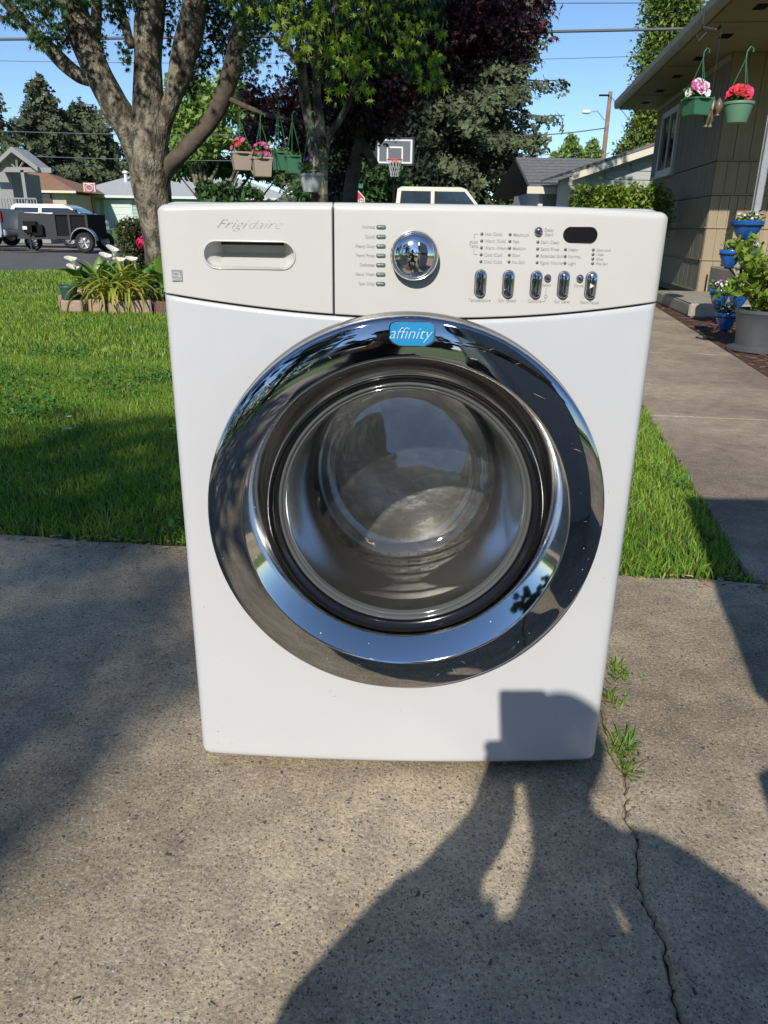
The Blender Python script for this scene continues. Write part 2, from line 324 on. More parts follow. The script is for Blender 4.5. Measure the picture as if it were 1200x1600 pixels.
# driveway slabs with the open joint between them
crack = [(.432, .835), (.418, .62), (.425, .40), (.405, .25), (.395, .12), (.402, .04), (.385, -.05), (.366, -.105), (.372, -.15), (.352, -.215), (.345, -.27), (.352, -.33), (.338, -.40), (.332, -.47), (.32, -.8), (.30, -1.6), (.28, -6.5)]
rr = np.random.default_rng(3)
ck = []
for a, b in zip(crack[:-1], crack[1:]):
    for u in np.linspace(0, 1, 7)[:-1]: ck.append((a[0]+(b[0]-a[0])*u+rr.normal()*.0018, a[1]+(b[1]-a[1])*u))
ck.append(crack[-1])
dv = M(); dv.quad((-8, -6.5, -.0075), (6, -6.5, -.0075), (6, .1, -.0075), (-8, 1.75, -.0075)); drive = dv.build('driveway', Mdirt, kind='structure')
def slab(poly, z=0, m=MC, parent=drive, name='concrete_slab'):
    s = M(); P = np.array(poly, float); c = P.mean(0)
    n = len(P); A = P[np.r_[1:n, 0]]-P; Nn = np.stack([A[:, 1], -A[:, 0]], 1); Nn /= np.linalg.norm(Nn, axis=1, keepdims=True)
    area = .5*np.sum(P[:, 0]*np.roll(P[:, 1], -1)-np.roll(P[:, 0], -1)*P[:, 1]); sg = 1 if area > 0 else -1
    vn = Nn+np.roll(Nn, 1, 0); vn /= np.maximum(np.linalg.norm(vn, axis=1, keepdims=True), .3); ins = P-sg*vn*.005
    lo = [(x, y, z-.08) for x, y in P]; mi = [(x, y, z-.006) for x, y in P]; hi = [(x, y, z) for x, y in ins]
    s.add(lo+mi+hi, [(k*n+i, k*n+(i+1) % n, (k+1)*n+(i+1) % n, (k+1)*n+i) for k in (0, 1) for i in range(n)]+[tuple(range(2*n, 3*n))])
    return s.build(name, m, parent)
wob = lambda x: .006*math.sin(x*9)+.004*math.sin(x*23+1)
edge = [(x, EDGE(x)+wob(x)) for x in np.linspace(-8, .42, 70)]
rr2 = np.random.default_rng(4); ck2 = [(x-.0003-abs(rr2.normal())*.0008, y) for x, y in ck]
ck3 = [(x+.0004+abs(rr2.normal())*.0008, y) for x, y in ck]
slab([(-8, -6.5)]+ck2[::-1][:-1]+[(a, b) for a, b in edge[::-1][1:]])
edge2 = [(x, EDGE(x)+wob(x)) for x in np.linspace(.44, 6, 40)]
slab(ck3[1:][::1]+[(6, -6.5)]+[e for e in edge2[::-1]])
# front walk, three slabs with control joints
wk = M(); wk.quad((1, .6, -.09), (2.2, .5, -.09), (4.6, 14, -.09), (3, 14, -.09)); walk = wk.build('front_walk', Mdirt, kind='structure')
bounds = [.79, 2.75, 4.95, 7.2, 9.4, 12.4]
for a, b in zip(bounds[:-1], bounds[1:]):
    f = lambda x, y: (x, y-.12*(x-WL_(y)))
    L_ = [(WL_(y)+.004*math.sin(y*11), y) for y in np.linspace(b-.004, a+.004, 12)]
    R_ = [(WL_(y)+.93, y-.112) for y in np.linspace(a+.004, b-.004, 6)]
    slab(L_+R_, m=MCw, parent=walk)
q = M(); q.add([(WL_(y)+.93, y-.112, .0) for y in (.3, 9.9)]+[(5.6, 9.7, .0), (7, .2, 0)], [(0, 3, 2, 1)]); q.build('mulch_bed', Mmulch, kind='structure')
# raised edge of cracked cement between walk and mulch
# ------------------------------------------------------------------ blades of grass
BL = [(0, 1, 3, 2), (2, 3, 4)]
def blades(name, n, x0, x1, y0, y1, h, wd, m, keep, lean=.5, seed=1, **k):
    rg = np.random.default_rng(seed); x = rg.uniform(x0, x1, n); y = rg.uniform(y0, y1, n); ok = keep(x, y); x = x[ok]; y = y[ok]; n = len(x)
    a = rg.uniform(0, 2*math.pi, n); c, s = np.cos(a), np.sin(a); H = h*rg.uniform(.45, 1.2, n)*(1+.25*np.sin(x*3.1+np.sin(y*2))*np.sin(y*2.7)); W_ = wd*rg.uniform(.7, 1.3, n)
    b = rg.uniform(0, 2*math.pi, n); l = lean*rg.uniform(.1, 1.3, n)*H; dx, dy = np.cos(b)*l, np.sin(b)*l
    v = np.zeros((n, 5, 3)); z0 = -.012
    for i, (sd, t) in enumerate(((-1, 0), (1, 0), (-.8, .5), (.8, .5), (0, 1))):
        v[:, i, 0] = x+sd*W_*c*.5+dx*t*t; v[:, i, 1] = y+sd*W_*s*.5+dy*t*t; v[:, i, 2] = z0+H*t*(1-.25*t*np.minimum(l/H, 1))
    return fastmesh(name, v, BL, m, **k)
def grassmat(name, c1, c2, c3):
    m = mat(name, c1, .55, col2=c2, ns=1.6, nd=6, island=.45, trans=.42, contrast=(.38, .62)); return m
Mgr = grassmat('grass_blades', (.19, .335, .036), (.31, .45, .06), None)
def inlawn(x, y):
    ok = (y > EDGE(x)+.004+.012*np.sin(x*17)) & (x < WL_(y)-.006+.02*np.sin(y*13)*(np.sin(y*31)))
    nx, ny = np.array([p[0] for p in near]), np.array([p[1] for p in near])
    ok &= (y < np.interp(x, nx[:5], ny[:5])-.12)
    ok &= ~((x > -3.72) & (x < -1.9) & (y > 7.18+(x+2.8)*-.05) & (y < 10.3))
    return ok
def infr(x, y):      # wide wedge in front of the camera, with room to the sides
    return (np.abs(x+.03) < (y+1.075)*.66+.9)
K = dict(label=None, kind='stuff')
blades('lawn_grass', 210000, -3.6, 1.6, .75, 4.2, .047, .0042, Mgr, lambda x, y: inlawn(x, y) & infr(x, y), .75, 1, label='short green lawn grass growing beside the driveway', kind='stuff', cat='grass')
blades('lawn_grass', 105000, -6.6, 2.6, 4.2, 9, .052, .0075, Mgr, lambda x, y: inlawn(x, y) & infr(x, y), .6, 2, label='green lawn grass in the middle of the front yard', kind='stuff', cat='grass')
blades('lawn_grass', 60000, -11, 3.2, 9, 17.5, .055, .014, Mgr, lambda x, y: inlawn(x, y) & infr(x, y), .5, 3, label='sunny lawn grass near the road edge', kind='stuff', cat='grass')
Mstraw = mat('dry_grass', (.30, .24, .10), .7, island=.3, trans=.3)
blades('dry_thatch', 9000, -3.6, 1.6, .78, 3.2, .03, .0035, Mstraw, lambda x, y: inlawn(x, y) & (np.sin(x*5+y*3)+np.sin(y*7-x*2) > .2), 1.4, 5, label='dry straw coloured blades mixed into the lawn edge', kind='stuff', cat='grass')
rg = np.random.default_rng(8); n = 9000; cx_ = rg.uniform(-3.6, 1.2, 70); cy_ = rg.uniform(.95, 4.5, 70); k_ = rg.integers(70, size=n)
x = cx_[k_]+rg.normal(size=n)*.10; y = cy_[k_]+rg.normal(size=n)*.09; ok = inlawn(x, y); Pc = np.stack([x, y, rg.uniform(.018, .045, n)], 1)[ok]
CLV = True
# far turf blades on the slope behind the trailer are left to the material

# ------------------------------------------------------------------ houses
def frame(o, ang):       # building frame: a = along (away), b = right
    a = V(math.sin(ang), math.cos(ang), 0); b = V(math.cos(ang), -math.sin(ang), 0); return V(*o), a, b
Msid_g = mat('taupe_siding', (.235, .205, .165), .8, col2=(.275, .24, .19), ns=3, bump=.35, bs=40, stretch=(6, 6, .5))
Msid_b = mat('tan_siding', (.315, .245, .16), .8, col2=(.37, .29, .19), ns=3, bump=.35, bs=40, stretch=(6, 6, .5))
Msoff = mat('soffit_paint', (.29, .245, .19), .75, col2=(.33, .28, .22), ns=2)
Mfasc = mat('gutter_paint', (.46, .42, .35), .5, col2=(.53, .49, .41), ns=4)
Mwhite = mat('white_trim', (.72, .72, .70), .5)
Mdark = mat('dark_interior', (.012, .014, .018), .95, spec=.1)
Mpane = mat('window_pane', (.02, .03, .045), .06, spec=.8)
Mshing = mat('grey_shingles', (.12, .12, .125), .9, col2=(.21, .205, .20), ns=9, nd=3, bump=.6, bs=20, stretch=(1, 1, 3))
Mfound = mat('foundation', (.14, .12, .10), .9, col2=(.2, .18, .15), ns=8, bump=.4)
Mstepc = mat('step_concrete', (.30, .26, .205), .9, col2=(.38, .335, .265), ns=7, bump=.4, bs=90, bdist=.004)

HO, HA, HB = frame((4.31, 9.97, 0), math.radians(7.3)); HD = V(0, 0, 1)
def hw(s, o, z): return HO+HA*s+HB*o+HD*z
home = thing('house', HO, 'tan and taupe sided house with a deep eave right of the walk', 'house')
zs = [float(onY(1089, 456, 9.97)[2]), float(onY(1098, 411, 9.97)[2]), float(onY(1106, 359, 9.97)[2]), float(onY(1113, 304, 9.97)[2]), float(onY(1122, 252, 9.97)[2])]
d_ = (zs[4]-zs[0])/4; rows = [zs[0]+d_*i for i in range(5)]+[3.03]
Rw = np.stack([HA, HB, HD], 1)                  # local x along a, y right, z up
core = M(); core.box(hw(2.3, 2.6, 1.5+.04), (4.5, 5.1, 2.95), R=Rw); wall = core.build('wall', Msoff, home)
q = M(); q.box(hw(2.3, 2.6, .16), (4.54, 5.14, .32), R=Rw); q.build('foundation', Mfound, home)
rg = np.random.default_rng(11)
for i, (z0, z1) in enumerate(zip(rows[:-1], rows[1:])):
    for side in (0, 1):
        s = M(); x = 0.0; Lw = 4.58 if side == 0 else 5.2
        tz = (z1-z0); lean = .012 if i < 5 else 0
        s.box(hw(Lw/2 if side == 0 else .0-.002, 0+.002 if side == 0 else Lw/2, (z0+z1)/2+.004), (Lw if side == 0 else .03, .03 if side == 0 else Lw, tz-.012), R=Rw)
        while x < Lw-.05:
            wd = rg.uniform(.10, .17) if i < 4 else (.2 if side else .15); wd = min(wd, Lw-x); m_ = x+wd/2
            th = .022+(.0015*rg.normal()); p = hw(m_, -.02, (z0+z1)/2) if side == 0 else hw(-.022, m_-.03, (z0+z1)/2)
            s.box(p, (wd-.008, th, tz-.014) if side == 0 else (th, wd-.008, tz-.014), R=Rw); x += wd
        # dark drip lip along the bottom edge
        s.box(hw(Lw/2, -.035, z0+.012) if side == 0 else hw(-.037, Lw/2-.03, z0+.012), (Lw, .016, .018) if side == 0 else (.016, Lw, .018), R=Rw)
        s.build('siding_board', Msid_g if side == 0 else Msid_b, wall)
q = M(); q.box(hw(2.3, -.045, 2.985), (4.6, .03, .07), R=Rw); q.build('frieze_board', Mfasc, home)
# soffit and roof: eave overhang 0.69, porch roof reaches out to y about 7.6
ov = .69; s0, s1 = -2.75, 4.95
q = M(); q.box(hw((s0+s1)/2, (-ov+5.4)/2, 3.045), (s1-s0, 5.4+ov, .03), R=Rw); q.build('soffit', Msoff, home)
for sx in np.arange(s0+.6, s1, 1.25):
    v_ = M(); v_.box(hw(sx, -.36, 3.027), (.22, .12, .006), R=Rw); v_.build('soffit_vent', Mdark, home)
for sx in np.arange(s0+1.2, s1, 2.4):
    v_ = M(); v_.box(hw(sx, -.35, 3.026), (.012, .62, .008), R=Rw); v_.build('soffit_batten', Msid_g, home)
g_ = M()
prof = [(0, 0), (0, -.13), (.035, -.15), (.1, -.15), (.115, -.1), (.12, -.02), (.105, -.02), (.1, -.09), (.03, -.11), (.02, 0)]
g_.prism([(-ov-a+.02, 3.2+b_) for a, b_ in prof], s1-s0+.1, (HO+HA*(s0-.05), HB, HD, HA)); g_.build('gutter', Mfasc, home)
q = M(); q.prism([(-ov+.03, 3.06), (-ov+.03, 3.19), (2.4, 4.15), (5.4, 5.3), (5.4, 3.06)], s1-s0, (HO+HA*s0, HB, HD, HA)); q.build('roof', Mshing, home)
q = M(); q.prism([(-ov+.02, 3.0), (-ov+.02, 3.22), (5.4, 5.35), (5.4, 5.1), (1, 3.0)], -.03, (HO+HA*s0, HB, HD, HA)); q.build('front_fascia', Mfasc, home)
def onWest(px, py, off=.03):
    d = FW+RT*(px-600)/FPX-UP*(py-800)/FPX; n = -HB; p0 = HO+n*off; t = ((p0-C0)@n)/(d@n); return C0+d*t
wa, wb = onWest(1034, 215), onWest(1062, 215); zt, zb = onWest(1048, 166)[2], onWest(1048, 272)[2]
sA, sB = (wa-HO)@HA, (wb-HO)@HA; sm, sw = (sA+sB)/2, abs(sB-sA)*.8; zm, hh = (zt+zb)/2-.04, (zt-zb)*.84
win = M(); 
for (ss, zz, a_, b_) in ((0, hh/2, sw+.12, .09), (0, -hh/2, sw+.16, .1), (sw/2, 0, .09, hh), (-sw/2, 0, .09, hh)): win.box(hw(sm+ss, -.055, zm+zz), (a_, .05, b_), R=Rw)
wf = win.build('window', Mwhite, home)
q = M(); q.box(hw(sm, -.04, zm), (sw, .012, hh), R=Rw); q.build('pane', Mpane, wf)
q = M(); q.box(hw(sm, -.052, zm), (.05, .03, hh-.09), R=Rw); q.build('mullion', Mwhite, wf)
q = M(); q.box(hw(sm, -.075, zm-hh/2-.06), (sw+.22, .09, .035), R=Rw); q.build('sill', Mwhite, wf)
# porch post with old flaking paint
pp = onY(1195, 250, 8.45); pb = thing('porch_post', (pp[0]-.0, 8.45, 0), 'weathered grey painted porch post behind the blue flower pots', 'post')
Mpost = mat('grey_post_paint', (.27, .28, .30), .6, col2=(.36, .37, .39), ns=14, bump=.3, bs=40)
q = M(); q.box((pp[0], 8.45, 1.58), (.08, .08, 2.9), bev=.008); q.build('shaft', Mpost, pb)
q = M(); q.box((pp[0], 8.45, .10), (.14, .13, .14), bev=.01); q.build('base', Mwhite, pb)
for z_ in (.99, .62): q = M(); q.box((pp[0], 8.45, z_), (.10, .10, .026)); q.build('collar', Mwhite, pb)
# steps
for (c, sz, lab) in (((3.98, 8.45, .075), (1.15, 2.0, .15), 'low wide concrete step at the edge of the walk'), ((4.75, 9.1, .23), (1.0, 1.25, .46), 'taller concrete step against the tan wall')):
    q = M(); q.box((0, 0, 0), sz, rz=-math.radians(7.3), bev=.02); q.v[-1] = q.v[-1]+np.array(c)
    q.build('concrete_step', Mstepc, loc=(c[0], c[1], 0), label=lab, cat='step', group='porch steps')

# ---- neighbour house on the right, grey shingles
nb = thing('house', (6, 25, 0), 'grey shingled bungalow with cream fascia beyond the hedge', 'house')
Mcream = mat('cream_fascia', (.68, .63, .50), .6); Mnbw = mat('pale_grey_siding', (.42, .44, .42), .7)
e0, e1 = onY(829, 292, 24), onY(872, 289, 24); r0_, r1_ = onY(819, 246, 29), onY(960, 246, 29)
ez = e0[2]; q = M()
A_ = V(e0[0], 24, ez); B_ = V(10.5, 24, ez); Cc = V(r1_[0]+4, 29, r0_[2]); Dd = V(r0_[0]-.3, 29, r0_[2])
q.add([A_, B_, Cc, Dd, A_-V(0, 0, .12), B_-V(0, 0, .12), Cc-V(0, 0, .12), Dd-V(0, 0, .12), V(10.5, 34, ez), V(e0[0], 34, ez)], [(0, 1, 2, 3), (4, 7, 6, 5), (0, 4, 5, 1), (3, 2, 8, 9), (0, 3, 7, 4)]); nroof = q.build('roof', Mshing, nb)
# shingle courses, proud strips
for k in range(1, 9):
    u = k/9; a = A_+(Dd-A_)*u; b = B_+(Cc-B_)*u; s = M(); s.tube([a+V(0, -.02, .015), b+V(0, -.02, .015)], .008, 4); s.build('shingle_course', Mshing, nroof)
q = M(); q.box((e0[0]+3.2, 24-.03, ez-.09), (6.6, .08, .2)); q.build('fascia', Mcream, nb)
q = M(); q.box((7.6, 28, ez/2), (5.6, 6, ez-.05)); q.build('wall', Mnbw, nb)
q = M(); q.box((onY(845, 300, 24.4)[0], 24.4, ez/2), (.14, .14, ez)); q.build('post', Mwhite, nb)
q = M(); q.box((6.2, 24.985, 1.5), (.9, .05, .9)); q.build('window', Mpane, nb)
for px_ in (880, 888):
    q = M(); c = onY(px_, 293, 23.9); q.lathe([(.02, .1), (.10, 0), (.11, -.06), (.07, -.1), (0, -.1)], c, 10, capb=True); q.build('floodlight', Mwhite, nb)
# wing with the long cream rake
wing = thing('garage_wing', (6, 20, 0), 'pale grey gabled wing with a long cream rake board behind the hedge', 'building')
a = onY(893, 274, 20); b = onY(1020, 232, 20)
sl = (b[2]-a[2])/(b[0]-a[0]); xr = 9.6; zr = a[2]+sl*(xr-a[0])
q = M(); q.prism([(a[0]+.45, 0), (a[0]+.45, a[2]+.3*sl), (xr, zr-.14), (xr, 0)], 3.5, ((0, 20.35, 0), (1, 0, 0), (0, 0, 1), (0, 1, 0))); ww = q.build('wall', Mnbw, wing)
for k in range(12):
    z0 = .25+k*.21; x0 = max(a[0]+.46, a[0]+(z0+.2+.16-a[2])/sl+.05); 
    if x0 < xr-.2: q = M(); q.box(((x0+xr)/2, 20.335, z0+.1), (xr-x0, .03, .19)); q.build('siding_board', Mnbw, ww)
q = M(); q.prism([(a[0], a[2]), (xr, zr), (xr, zr+.2), (a[0], a[2]+.2)], .06, ((0, 19.9, -.12), (1, 0, 0), (0, 0, 1), (0, 1, 0))); q.build('rake_board', Mcream, wing)
q = M(); q.prism([(a[0]-.02, a[2]+.09), (xr, zr+.09), (xr, zr+.16), (a[0]-.02, a[2]+.16)], 4.2, ((0, 19.88, -.04), (1, 0, 0), (0, 0, 1), (0, 1, 0))); q.build('roof', Mshing, wing)
q = M(); dp = [a+V(0, -.05, -.05), a+V(-.02, -.05, -.22), a+V(.12, .0, -.36), a+V(.75, .1, -.42)]; q.tube(dp, .055, 8); q.build('downpipe', Mcream, wing)

# ---- left: porch house, brown roofed house, garage house
Mred = mat('red_timber', (.10, .04, .028), .8); Mlg = mat('light_grey_paint', (.27, .27, .26), .6); Mbrn = mat('brown_shingles', (.24, .125, .075), .9, col2=(.31, .17, .105), ns=4, bump=.5, bs=12)
Mlroof = mat('pale_grey_shingles', (.37, .375, .37), .9, col2=(.44, .445, .44), ns=6, bump=.4, bs=14)
Mmint = mat('mint_siding', (.42, .52, .46), .8); Mmintd = mat('garage_door_paint', (.62, .71, .66), .6); Mbeige = mat('beige_siding', (.50, .42, .30), .8)
ph = thing('house', (-19, 37, 0), 'porch fronted grey house with open red timber gable at far left', 'house')
ap, er = onY(25, 237, 35), onY(65, 268, 35); sl = (ap[2]-er[2])/(er[0]-ap[0]); wl_ = 2*ap[0]-er[0]
q = M(); q.prism([(er[0], er[2]), (er[0], er[2]+.16), (ap[0], ap[2]+.16), (wl_, er[2]+.16), (wl_, er[2]), (ap[0], ap[2])], 1.5, ((0, 34.6, 0), (1, 0, 0), (0, 0, 1), (0, 1, 0))); q.build('roof', Mlroof, ph)
q = M(); q.prism([(er[0]+.03, er[2]-.03), (er[0]+.03, er[2]+.1), (ap[0], ap[2]+.13), (wl_, er[2]+.1), (wl_, er[2]-.03), (ap[0], ap[2]-.05)], -.06, ((0, 34.6, 0), (1, 0, 0), (0, 0, 1), (0, 1, 0))); q.build('rake_board', Mlg, ph)
q = M(); q.prism([(er[0]-.15, er[2]), (ap[0], ap[2]-.1), (wl_+.15, er[2])], .06, ((0, 35.9, 0), (1, 0, 0), (0, 0, 1), (0, 1, 0))); q.build('gable_boarding', Mred, ph)
q = M(); q.box((ap[0], 34.9, er[2]+.05), (3.0, .14, .2)); q.tube([(ap[0], 34.9, er[2]), (ap[0], 34.9, ap[2])], .05, 4); q.tube([(ap[0], 34.9, er[2]), (ap[0]+.45, 34.9, er[2]+.55)], .045, 4); q.tube([(ap[0], 34.9, er[2]), (ap[0]-.45, 34.9, er[2]+.55)], .045, 4); q.build('truss', Mlg, ph)
q = M(); c = onY(40, 300, 34.9); q.box((c[0], 34.9, 1.5), (.14, .14, 3.0)); q.build('porch_post', Mlg, ph)
q = M(); q.box((-17.4+-1.9, 37.3, 1.5), (4.4, 3, 3.0)); q.build('wall', Mlg, ph)
q = M(); q.box((onY(3, 290, 36.9)[0], 36.97, 1.9), (.5, .06, 2.0)); q.build('door', Mwhite, ph)
q = M(); q.box((-17.3, 36.2, .3), (4, 2.6, .6)); q.build('porch_floor', Mlg, ph)
x0, x1 = onY(3, 320, 34.8)[0], onY(58, 320, 34.8)[0]; zr_ = onY(30, 310, 34.8)[2]
q = M(); q.box(((x0+x1)/2, 34.8, zr_), (x1-x0, .08, .06)); q.box(((x0+x1)/2, 34.8, .65), (x1-x0, .08, .06))
for x in np.arange(x0, x1, .13): q.box((x, 34.8, (zr_+.65)/2), (.045, .04, zr_-.65))
q.build('railing', Mlg, ph)
bh = thing('house', (-22, 54, .6), 'beige house with a brown hip roof behind the porch house', 'house')
za = onY(60, 298, 50)[2]; zt_ = onY(50, 269, 54)[2]; xl, xr2 = -27, onY(119, 299, 50)[0]; xp = onY(72, 272, 54)[0]
q = M(); q.add([(xl, 50, za), (xr2, 50, za), (xr2, 58, za), (xl, 58, za), (xl+3, 54, zt_), (xp, 54, zt_)], [(0, 1, 5, 4), (1, 2, 5), (2, 3, 4, 5), (3, 0, 4), (3, 2, 1, 0)]); q.build('roof', Mbrn, bh)
q = M(); q.box(((xl+xr2)/2, 49.97, za-.04), (xr2-xl, .1, .14)); q.build('fascia', Mcream, bh)
q = M(); q.box(((xl+xr2)/2-.3, 54, (za+.2)/2), (xr2-xl-1.2, 7, za-.4)); q.build('wall', Mbeige, bh)
w1 = onY(73, 309, 50.45); q = M(); q.box(w1, (.62, .08, .56)); wn = q.build('window', mat('red_frame', (.2, .04, .03), .6), bh); q = M(); q.box(w1+V(0, -.05, 0), (.48, .03, .42)); q.build('pane', Mpane, wn)
gh = thing('garage_house', (-16, 60, .6), 'mint green garage house with pale hip roof behind the maple', 'house')
za = onY(92, 305, 55)[2]; xl, xr2 = onY(90, 305, 55)[0], onY(466, 311, 55)[0]; zt_ = onY(205, 275, 60)[2]; x_a, x_b = onY(203, 272, 60)[0], onY(370, 280, 60)[0]
q = M(); q.add([(xl, 55, za), (xr2, 55, za), (xr2, 65, za), (xl, 65, za), (x_a, 60, zt_), (x_b, 60, zt_)], [(0, 1, 5, 4), (1, 2, 5), (2, 3, 4, 5), (3, 0, 4), (3, 2, 1, 0)]); q.build('roof', Mlroof, gh)
q = M(); q.box(((xl+xr2)/2, 54.95, za-.03), (xr2-xl, .12, .16)); q.build('fascia', Mmintd, gh)
gl = onY(104, 320, 55.6)[0]; q = M(); q.box(((gl+xr2-.6)/2, 60, (za+.4)/2+.1), (xr2-.6-gl, 8.8, za-.3)); gw = q.build('wall', Mmint, gh)
for k in range(9):
    z0 = .7+k*.22; 
    if z0+.2 < za-.1: q = M(); q.box(((gl+xr2-.6)/2, 55.575, z0+.1), (xr2-.6-gl, .03, .19)); q.build('siding_board', Mmint, gw)
for (pl, pr) in ((116, 155), (166, 206)):
    xa, xb = onY(pl, 340, 55.5)[0], onY(pr, 340, 55.5)[0]; zt2 = onY(160, 313, 55.5)[2]; zb2 = .55
    q = M(); q.box(((xa+xb)/2, 55.53, (zt2+zb2)/2), (xb-xa+.16, .05, zt2-zb2+.1)); gd = q.build('garage_door', Mwhite, gh)
    for r_ in range(4):
        q = M(); hh_ = (zt2-zb2)/4; q.box(((xa+xb)/2, 55.50, zb2+hh_*(r_+.5)), (xb-xa, .05, hh_-.035)); q.build('door_panel', Mmintd, gd)
for px_, py_ in ((196, 273), (417, 288)):
    c = onY(px_, py_, 58.5); q = M(); q.lathe([(.12, -.6), (.12, .1), (.22, .1), (.2, .22), (.08, .28), (0, .28)], c, 10); q.build('roof_vent', Mwhite, gh)
# ------------------------------------------------------------------ trees and hedges
Mbark = mat('mottled_bark', (.062, .05, .034), .9, col2=(.29, .25, .185), ns=7, nd=9, bump=1.0, bs=34, contrast=(.44, .60), bdist=.05, stretch=(1, 1, .55))
Mbark2 = mat('dark_bark', (.06, .045, .033), .9, col2=(.12, .095, .07), ns=6, bump=.8, bs=20)
Mleaf = mat('maple_leaf', (.035, .085, .014), .5, island=.4, trans=.3)
Mleafb = [mat('bright_leaf', c, .5, trans=.5) for c in ((.22, .34, .02), (.34, .44, .03), (.07, .155, .012))]  # hanging leaf tones, the first two with sunlight put into the colour
Mleafd = mat('green_maple_leaf', (.022, .058, .008), .5, island=.5, trans=.2)  # inner maple leaves: crown shade put into the colour; shared by trees behind camera
Mred_l = mat('red_maple_leaf', (.022, .0045, .008), .5, island=.6, trans=.2)  # near black: shade of the crown is put into the leaf colour
Mspr = mat('spruce_needles', (.100, .122, .058), .8, island=.4, trans=.1)
Mfir = mat('fir_needles', (.085, .105, .052), .8, island=.4, trans=.1)
Marb = mat('arborvitae', (.135, .20, .028), .7, island=.4, trans=.15)
Mairy = mat('airy_leaf', (.24, .36, .08), .6, island=.35, trans=.35)
Mbush = mat('bush_leaf', (.055, .12, .035), .6, island=.4, trans=.2)
Mhedge = mat('hedge_leaf', (.20, .30, .032), .5, island=.5, trans=.25)
Mbox = mat('boxwood_leaf', (.085, .10, .035), .6, island=.5, trans=.15)

def leafobjs(parent, pts, size, mats, shape='star', dirs=None, seed=0, name='leaf', up=.4, spread=1.0):
    """single leaves as parts, a dozen shared meshes"""
    rg = np.random.default_rng(seed); ms = []; T, F = TPL[shape]
    for m in mats:
        for k in range(4):
            me = bpy.data.meshes.new(name); t = T.copy(); t[:, 2] += rg.normal(size=len(t))*.03+t[:, 0]**2*rg.uniform(-.6, .2); t[:, 0] *= rg.uniform(.85, 1.15)
            me.from_pydata(t.tolist(), [], F); me.materials.append(m); ms.append(me)
    org = wl(parent)
    for i, p in enumerate(pts):
        d = unit(rg.normal(size=3)*spread*(.5 if dirs is not None else 1)+(np.asarray(dirs[i]) if dirs is not None else 0)); n = rg.normal(size=3); n[2] = abs(n[2])+up
        x = unit(np.cross(d, n)); z = np.cross(x, d); s = size*rg.uniform(.7, 1.25)
        o = bpy.data.objects.new(name, ms[rg.integers(len(ms))]); S.collection.objects.link(o); o.parent = parent
        R = np.eye(4); R[:3, 0] = x*s; R[:3, 1] = d*s; R[:3, 2] = z*s; R[:3, 3] = np.asarray(p)-org; o.matrix_local = Matrix(R.tolist())

above = lambda cl: cl[:, 2]-cl[:, 5]*1.15 > .95+(cl[:, 1]+1.07)*.285
foliage('clover_patches', Pc, .021, mat('clover_leaf', (.07, .20, .03), .6, island=.3, trans=.25), None, 'oval', up=2.5, rg=np.random.default_rng(2), kind='stuff', label='small dark clover patches scattered through the near lawn', cat='clover')
# --- big street maple on the left
Yt = 9.6
base = onZ(236, 458); tm = thing('maple_tree', (base[0], 9.6, 0), 'big green leaved maple with mottled bark growing from the brick edged bed', 'tree')
lim = []
def limb(pts, Y=Yt, n=14, nz=.10, seed=0, ext=None):
    P, R = pixpath(pts, Y)
    if ext is not None:
        P = np.concatenate([P, [P[-1]+(P[-1]-P[-4])*k*ext for k in (1., 2., 3.)]]); R = np.concatenate([R, R[-1]*np.array([.85, .7, .5])])
    q = M(); q.tube(P, R, n, noise=nz, seed=seed); return q
tk = limb([(250, 470, 30), (249, 455, 24), (248, 425, 20.5), (246, 385, 21), (242, 340, 23), (238, 300, 28), (235, 262, 31), (233, 225, 30), (231, 195, 24), (232, 150, 22), (230, 95, 20), (234, 40, 24), (240, -20, 22), (250, -90, 18)], n=20, nz=.09, seed=5)
trunk = tk.build('trunk', Mbark, tm, smooth=True)
for pts, sd in (([(236, 290, 14), (220, 245, 22), (203, 200, 23), (180, 165, 23), (160, 130, 22), (142, 90, 21), (126, 45, 21), (108, -10, 20), (90, -80, 16)], 1),
                ([(148, 128, 9), (125, 118, 11), (98, 98, 11), (72, 70, 10), (45, 45, 9), (20, 15, 9), (-15, -20, 8), (-60, -50, 6)], 2),
                ([(243, 235, 16), (256, 190, 15), (270, 150, 14), (284, 105, 18), (297, 50, 20), (305, 0, 20), (312, -60, 16)], 3),
                ([(244, 300, 12), (262, 262, 13), (285, 238, 13), (312, 210, 12), (335, 180, 12), (352, 140, 14), (366, 100, 16), (372, 50, 13), (392, 0, 10), (410, -60, 8)], 4),
                ([(206, 75, 6), (196, 40, 7), (186, 8, 7), (180, -40, 6)], 6), ([(148, 70, 8), (150, 30, 8), (152, -20, 7)], 7),
                ([(350, 150, 5), (380, 165, 4), (420, 180, 3), (470, 190, 2.5), (520, 205, 2)], 8)):
    limb(pts, seed=sd).build('limb', Mbark if sd not in (4, 8) else Mbark2, tm, smooth=True)
rg = np.random.default_rng(21)
def pxblob(px, py, Y, r, ry=None, k=1.0):        # radius in photo pixels
    c = onY(px, py, Y); s = pxm(c); return [*c, r*s, r*s*k, (ry or r)*s]
